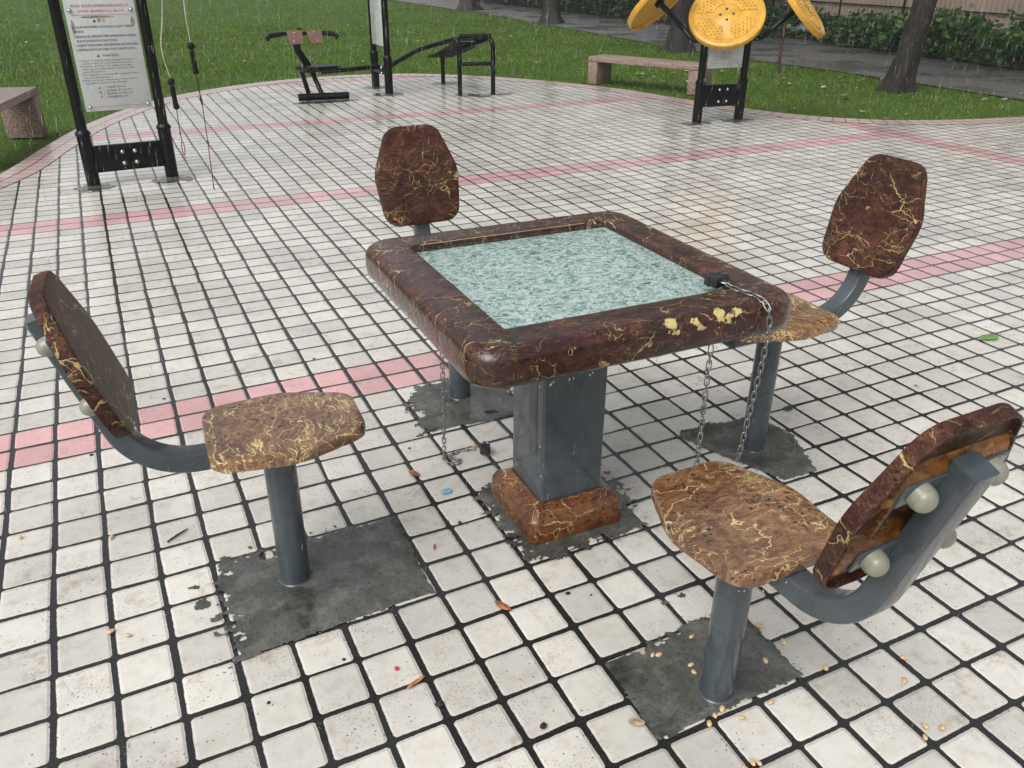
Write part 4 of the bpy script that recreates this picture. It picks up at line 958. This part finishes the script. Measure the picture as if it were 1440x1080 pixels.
for i, (x, y, w_, d_, h_, sz, k) in enumerate(spec):
    lab = labs[i] if i < len(labs) else ['far dark hedge clump along the road, nearest of the last three', 'far dark hedge clump along the road, middle of the last three', 'far dark hedge clump along the road, farthest of all'][i-10]
    shrub(lab, (x, y), w_, d_, h_, (1500 if k == 0 else 1300), sz, M_shrub if k == 0 else M_shrub2, 30+i)
# climbing plant on the wall behind the sapling
t = thing('climbing_plant', 'tall climbing leaves on the pale wall behind the right yellow disc', 'plant', (13.2, 15.0, 0))
r = np.random.default_rng(5); p = np.stack([r.normal(-.1, .2, 2200), r.normal(0, .9, 2200), r.uniform(0, 1, 2200)**.8*2.3], 1); link(bpy.data.objects.new('foliage', tri_mesh('foliage', leaf_quads(p, .07, r), M_shrub, 4)), t)
bm = NB(); 
for q in range(7): tube(bm, [(0, -.9+.3*q, 0), (-.05, -.8+.28*q, 1.1), (0, -.7+.25*q, 2.1)], .012, 6)
obj('stems', bm, M_soil, t)
# low ground cover between shrubs and kerb
p = np.stack([rng.uniform(11.0, 13.6, 7000), rng.uniform(3.5, 30, 7000), rng.uniform(0, .16, 7000)], 1); p = p[(p[:, 0] > 11.25+.05*(p[:, 1]-3.5))]
gc = bpy.data.objects.new('ground_cover', tri_mesh('ground_cover', leaf_quads(p, .045, rng), M_shrub, 4)); link(gc); stuff(gc); tag(gc, 'low dark green ground cover along the foot of the bushes', 'ground cover')
# white plastic sheet among the plants
bm = NB(); n_ = 26; rings = []
for j in range(7):
    rings.append([Vector((12.35+.25*j/6+.03*mnoise.noise(Vector((i*.5, j, 0))), 10.75+2.3*i/n_, .10+.10*mnoise.noise(Vector((i*.45, j*.9, 3)))+.16*math.sin(j/6*PI)*(.5+.5*mnoise.noise(Vector((i*.3, 1, 1)))))) for i in range(n_+1)])
L_ = [[bm.verts.new(p) for p in q] for q in rings]
for a, b in zip(L_[:-1], L_[1:]):
    for i in range(n_): bm.faces.new((a[i], a[i+1], b[i+1], b[i]))
bmesh.ops.solidify(bm, geom=bm.faces[:], thickness=.01)
ws = obj('plastic_sheet', bm, simple('white_plastic_sheet', (.62, .63, .64), .35)); tag(ws, 'crumpled white plastic sheet lying between the plants across the road', 'sheet')

# wall of ribbed pale panels with dark rails
Wt = thing('ribbed_wall', 'pale beige ribbed panel wall with dark rails along the far side of the road', 'wall', (13.9, 4.0, 0))
bm = NB(); y0_, y1_ = -3, 45; nr = 900; prof = []
for i in range(nr+1):
    y = y0_+(y1_-y0_)*i/nr; prof.append((.012 if i % 2 else 0, y))
A_ = [bm.verts.new((x, y, .30)) for x, y in prof]; B_ = [bm.verts.new((x, y, 2.6)) for x, y in prof]
for i in range(nr): bm.faces.new((A_[i], A_[i+1], B_[i+1], B_[i]))
obj('ribbed_panel', bm, simple('beige_wall_panel', (.30, .235, .185), .6, var=.12, scale=1.2), Wt, smooth=False)
bm = NB(); box(bm, (.16, 21, 1.25), (.28, 48.2, 2.75)); box(bm, (.05, 21, .15), (.14, 48, .30)); obj('wall_core', bm, simple('dark_wall_base', (.07, .06, .05), .7, scale=3), Wt, smooth=False)
for z in (.56, 1.02, 1.6, 2.2):
    bm = NB(); box(bm, (-.015, 21, z), (.02, 48, .022)); obj('rail', bm, M_lock, Wt, smooth=False)
for i in range(16):
    bm = NB(); box(bm, (-.02, -2+3*i, 1.3), (.028, .035, 2.6)); obj('wall_post', bm, M_lock, Wt, smooth=False)
st_ = thing('garden_stake', 'thin dark stake with a small white plate standing in the bed before the wall', 'stake', (12.75, 11.55, 0)); bm = NB(); cyl(bm, (0,0,0), (0,0,.72), .02, 8); obj('stake', bm, M_lock, st_); bm = NB(); box(bm, (0,0,.86), (.02,.16,.30), bevel=.003); obj('plate', bm, M_signw, st_)

# ------------------------------------------------------------------ litter
M_dry = leaf_mat('fallen_leaf', [(0, (.30, .10, .045)), (1, (.34, .13, .06))], .4)
def leafy(name, lab, cat, loc, pts, mat, rotz=0, curl=.004, grp=None, th=.0006):
    """thin curled flake with thickness from an outline"""
    bm = NB(); c = bm.verts.new((0, 0, curl)); V = [bm.verts.new((x, y, curl*.2+curl*1.3*abs(mnoise.noise(Vector((x*90, y*90, 1)))))) for x, y in pts]
    fs = [bm.faces.new((V[i], V[(i+1) % len(V)], c)) for i in range(len(V))]
    r_ = bmesh.ops.extrude_face_region(bm, geom=fs); bmesh.ops.translate(bm, vec=(0,0,-th), verts=[e for e in r_['geom'] if isinstance(e, bmesh.types.BMVert)])
    o = obj(name, bm, mat, None, smooth=False); o.location = (*loc, .0045); o.rotation_euler = (0, 0, rotz); return tag(o, lab, cat, grp)
def blob(w_, h_, n=9, s=0): return [(w_*math.cos(2*PI*k/n)*(1+.3*mnoise.noise(Vector((k, s, 0)))), h_*math.sin(2*PI*k/n)*(1+.3*mnoise.noise(Vector((k, s, 5))))) for k in range(n)]
Mb = simple('blue_foil', (.16, .42, .62), .3); Mgreen = simple('green_leaf', (.14, .26, .06), .4); Mrust = simple('wet_reddish_leaf', (.30, .10, .045), .4, var=.4, scale=90)
Mtan = simple('tan_leaf', (.33, .25, .17), .5, var=.3, scale=90); Mdk = simple('dark_rotten_leaf', (.03, .018, .018), .4, scale=80)
leafy('leaf', 'reddish-brown leaf between the blue scrap and the chain heap', 'leaf', (-.31, .346), blob(.012, .022, 9, 1), Mrust, .5, .008)
leafy('foil_scrap', 'small crumpled light blue foil scrap on the setts left of the table base', 'scrap', (-.257, .215), blob(.019, .012, 10, 2), Mb, .2, .006)
leafy('leaf', 'rust-red dry leaf lying in a joint in front of the table base', 'leaf', (-.32, -.304), blob(.026, .009, 9, 3), Mrust, -1.1, .006)
leafy('leaf', 'narrow curved reddish sliver of leaf by the left mortar patch', 'leaf', (-.386, -.014), blob(.014, .003, 9, 4), Mrust, 1.1, .003)
leafy('bark_scrap', 'orange-brown bark shred at the bottom, beside the red berry', 'bark', (-.597, -.438), blob(.026, .005, 9, 5), simple('orange_bark', (.42, .15, .07), .5, var=.4, scale=120), .35, .004)
leafy('leaf', 'dark purple rotten leaf scrap in a joint at the bottom', 'leaf', (-.573, -.517), blob(.011, .008, 9, 6), Mdk, 0, .006)
leafy('leaf', 'tan leaf scrap at the lower edge of the front mortar patch', 'leaf', (-.219, -.741), blob(.018, .010, 9, 7), Mtan, -.6, .004)
leafy('leaf', 'bright green pointed leaf on the setts near the right picture edge', 'leaf', (2.238, .272), [(-.055,.0),(-.03,.022),(.0,.034),(.04,.030),(.058,.02),(.045,-.012),(.02,-.024),(-.02,-.014)], Mgreen, -.1, .006)
leafy('leaf', 'black wet leaf scrap on a sett right of the chained corner post', 'leaf', (1.033, .167), blob(.028, .014, 9, 8), Mdk, .2, .008)
leafy('leaf', 'small orange leaf scrap beside the lock on the ground', 'leaf', (-.075, .412), blob(.010, .007, 8, 9), simple('orange_leaf', (.5, .26, .09), .5), .1, .006)
leafy('leaf', 'dark rotten leaf scrap in a joint near the bottom centre', 'leaf', (-.40, -.665), blob(.010, .007, 9, 10), Mdk, .6, .006)
leafy('leaf', 'long dark dead leaf in the mortar beside the table column', 'leaf', (.07, .60), blob(.026, .009, 10, 12), Mdk, -.4, .008)
bm = NB(); tube(bm, [(-.031,-.012,.004), (0,.001,.006), (.031,.014,.005)], [.0022, .003, .002], 6); o = obj('twig', bm, Mdk); o.location = (-1.004, .339, 0); o.rotation_euler = (0,0,.15); tag(o, 'short dark twig on the setts left of the left seat post', 'twig')
bm = NB(); tube(bm, [(-.03,.01,.004), (0,0,.006), (.034,-.014,.005)], [.0018, .0025, .0018], 6); o = obj('twig', bm, Mdk); o.location = (-.66, .93, 0); o.rotation_euler = (0,0,.1); tag(o, 'short dark twig on the pink setts behind the left seat plate', 'twig')
bm = NB(); sphere(bm, (0,0,.005), .0052); o = obj('berry', bm, simple('red_berry', (.6, .02, .04), .25)); o.location = (-.622, -.381, 0); tag(o, 'tiny red berry on a white sett near the bottom', 'berry')
Mseed = simple('pale_seed', (.62, .44, .24), .4, var=.2, scale=200)
bm = NB(); sphere(bm, (0,0,.0032), .0085, 1, .62, .42, 14, 9); seed0 = obj('seed', bm, Mseed)
S0 = [(.035,-.592),(.141,-.727),(-.081,-.6),(-.068,-.606),(-.02,-.663),(-.027,-.683),(.08,-.697),(-.013,-.829),(-.036,-.793),(-.061,-.8),(-.085,-.812),(.071,-.824),(.249,-.803),(.434,-.859),(.379,-.908),(.318,-1.014),(.348,-1.033),(.294,-1.034),(-.067,-.926),(-.056,-.932),(-.09,-.93),(.205,-.635),(.22,-.70),(-1.168,.407),(-1.392,.515),(-1.156,-.01),(-1.19,.02)]
for i, (x, y) in enumerate(S0):
    o = seed0 if i == 0 else seed0.copy()
    if i: COL.objects.link(o)
    o.location = (x, y, .004); o.rotation_euler = (0, 0, random.uniform(0, 6.28)); s_ = random.uniform(.85, 1.15); o.scale = (s_, s_, s_)
    tag(o, 'pale tan seed lying on the wet setts and mortar', 'seed', 'pale seeds scattered on the paving')
# dark crumbs on the setts
bm = NB(); r_ = bmesh.ops.create_icosphere(bm, subdivisions=1, radius=.006); 
for v_ in bm.verts: v_.co = Vector((v_.co.x*1.3, v_.co.y*(.8+.5*random.random()), abs(v_.co.z)*.5))
cr = obj('dirt_crumb', bm, Mdk)
CR = [(-.995,.02),(-.79,.62),(-.55,-.11),(-.52,-.10),(-.635,-.19),(-.72,-.30),(.30,-.36),(.44,-.47),(-.31,.08),(-.28,.06),(-.15,-.33),(-.10,-.36),(1.06,.05),(1.1,.44),(.62,-.62),(.66,-.66),(-.22,.56),(-.27,.50),(-.95,1.2),(-.38,1.3),(-.9,-.35),(-1.2,.9),(.9,-.4),(1.6,.1)]
for i, (x, y) in enumerate(CR):
    o = cr if i == 0 else cr.copy()
    if i: COL.objects.link(o)
    o.location = (x, y, .001); o.rotation_euler = (0, 0, random.uniform(0, 6.28)); s_ = random.uniform(.5, 1.1); o.scale = (s_, s_, s_); tag(o, 'small dark crumb of dirt on a wet sett', 'crumb', 'dark crumbs scattered on the setts')
# fallen leaves on the lawn
Mfl = [simple('yellow_fallen_leaf', (.34, .30, .15), .5), simple('brown_fallen_leaf', (.13, .07, .035), .6), simple('pale_fallen_leaf', (.42, .36, .26), .5)]
protos = []
for k in range(3):
    bm = NB(); P = blob(.05, .028, 9, 20+k); c = bm.verts.new((0,0,.018)); V = [bm.verts.new((x, y, .004+.014*abs(mnoise.noise(Vector((x*40, y*40, k)))))) for x, y in P]
    fs = [bm.faces.new((V[i], V[(i+1) % 9], c)) for i in range(9)]; bmesh.ops.solidify(bm, geom=fs, thickness=.002); protos.append(obj('fallen_leaf', bm, Mfl[k], smooth=False))
cnt = 0; used = [False]*3
while cnt < 190:
    x = random.uniform(-3.5, 9); y = random.uniform(4.0, 17); 
    if random.random() < .4: x = random.uniform(5.2, 8.8); y = random.uniform(4.2, 9)
    if in_poly(np.array([x]), np.array([y]), plaza_poly)[0] or in_poly(np.array([x]), np.array([y]), road_poly)[0]: continue
    k = random.choice((0, 1, 1, 1, 2)) if x < 4 else random.choice((0, 1, 2, 2)); o = protos[k] if not used[k] else protos[k].copy()
    if used[k]: COL.objects.link(o)
    used[k] = True; s_ = random.uniform(.45, 1.0); o.location = (x, y, -.012); o.rotation_euler = (random.uniform(-.3, .3), random.uniform(-.3, .3), random.uniform(0, 6.28)); o.scale = (s_, s_, s_)
    tag(o, ['small yellowish fallen leaf on the lawn', 'small brown fallen leaf on the lawn', 'small pale fallen leaf on the lawn'][k], 'leaf', ['yellowish leaves fallen on the lawn', 'brown leaves fallen on the lawn', 'pale leaves fallen on the lawn'][k]); cnt += 1

# ------------------------------------------------------------------ rain: stretched drops hanging in the air, and drips off the table and seats
def drops(P, L_, r_, name, mat, lab, tilt=.06):
    n = len(P); V = np.zeros((n, 6, 3)); up = np.stack([np.full(n, tilt), np.full(n, -.02), np.ones(n)], 1)*L_[:, None]
    V[:, 0] = P+up; V[:, 5] = P-up*.6
    for k in range(4): a = k*PI/2; V[:, 1+k] = P+np.stack([r_*math.cos(a), r_*math.sin(a), np.zeros(n)], 1)-up*.25
    Fq = []; tri = np.array([(0,1,2),(0,2,3),(0,3,4),(0,4,1),(5,2,1),(5,3,2),(5,4,3),(5,1,4)])
    F_ = (np.arange(n)[:, None, None]*6+tri[None]).reshape(-1, 3); me = bpy.data.meshes.new(name); me.vertices.add(n*6); me.vertices.foreach_set('co', V.reshape(-1)); me.loops.add(len(F_)*3); me.loops.foreach_set('vertex_index', F_.reshape(-1)); me.polygons.add(len(F_)); me.polygons.foreach_set('loop_start', np.arange(len(F_))*3); me.polygons.foreach_set('loop_total', np.full(len(F_), 3)); me.polygons.foreach_set('use_smooth', np.ones(len(F_), bool)); me.update(calc_edges=True); me.materials.append(mat)
    o = bpy.data.objects.new(name, me); link(o); stuff(o); return tag(o, lab, 'rain')
def rain_mat():
    m = Mt('raindrop'); tr = m.n('ShaderNodeBsdfTransparent'); gl = m.n('ShaderNodeBsdfGlossy'); gl.inputs['Roughness'].default_value = .1; df = m.n('ShaderNodeBsdfTranslucent'); df.inputs[0].default_value = (.8,.84,.86,1)
    a = m.n('ShaderNodeMixShader'); a.inputs[0].default_value = .5; m.l(gl.outputs[0], a.inputs[1]); m.l(df.outputs[0], a.inputs[2]); b = m.n('ShaderNodeMixShader'); b.inputs[0].default_value = .42; m.l(tr.outputs[0], b.inputs[1]); m.l(a.outputs[0], b.inputs[2]); m.l(b.outputs[0], m.out.inputs['Surface']); m.t.nodes.remove(m.b); return m.m
M_rain = rain_mat()
n = 10000; d_ = rng.uniform(1.3, 15, n); a_ = rng.uniform(R_(-12), R_(62), n); P = np.stack([-1.0+d_*np.sin(a_), -1.72+d_*np.cos(a_), rng.uniform(.02, 2.6, n)], 1)
drops(P, rng.uniform(.018, .042, n)*np.clip(d_/4, .6, 1.6), .0004+.00005*d_, 'rain', M_rain, 'fine rain falling over the whole scene')
# drips below rims
dp = []
for k in range(42):
    s_ = random.choice('fl'); q = random.uniform(-.38, .38); dp.append((q, -.395, random.uniform(.645, .656)) if s_ == 'f' else (-.40, q, random.uniform(.645, .656)))
dp += [(random.uniform(-.3,.3), -.40, random.uniform(.15,.62)) for k in range(8)]
for (cx, cy, rz) in ((-.752,.03,-90), (-.005,-.745,0)):
    O_ = outline(-.155); Mz = Matrix.Rotation(R_(rz), 3, 'Z')
    for k in range(46): p_ = Mz @ O_[random.randrange(len(O_))]; dp.append((cx+p_.x*.985, cy+p_.y*.985, .4355-random.uniform(0,.003)))
dp = np.array(dp); o = drops(dp, np.full(len(dp), .006), np.full(len(dp), .0022), 'hanging_drops', M_rain, 'water drops hanging and falling from the table rim and seat plates', 0)
# splash beads thrown up from the paving
n = 1500; a_ = rng.uniform(R_(-12), R_(62), n); d_ = rng.uniform(1.0, 11, n); c_ = np.stack([-1+d_*np.sin(a_), -1.72+d_*np.cos(a_)], 1); P = []
for (x, y) in c_[:420]:
    for k in range(7): a = rng.uniform(0, 6.28); q = rng.uniform(.004, .014); P.append((x+q*math.cos(a), y+q*math.sin(a), rng.uniform(.004, .016)))
P = np.array(P); drops(P, np.full(len(P), .0022), np.full(len(P), .0010), 'splashes', M_rain, 'tiny splashes where drops hit the wet setts', 0)

# ------------------------------------------------------------------ rain-laden air
bm = NB(); box(bm, (6, 16, 4.2), (60, 84, 10.6))
hm = bpy.data.materials.new('rain_haze'); hm.use_nodes = True; ht = hm.node_tree; ht.nodes.clear(); ho = ht.nodes.new('ShaderNodeOutputMaterial'); hv = ht.nodes.new('ShaderNodeVolumePrincipled')
hv.inputs['Color'].default_value = (.86, .90, .93, 1); hv.inputs['Density'].default_value = .0022; hv.inputs['Anisotropy'].default_value = .3; ht.links.new(hv.outputs[0], ho.inputs['Volume'])
hz = obj('haze', bm, hm, smooth=False); stuff(hz); tag(hz, 'thin veil of rain haze in the air over the whole scene', 'haze')
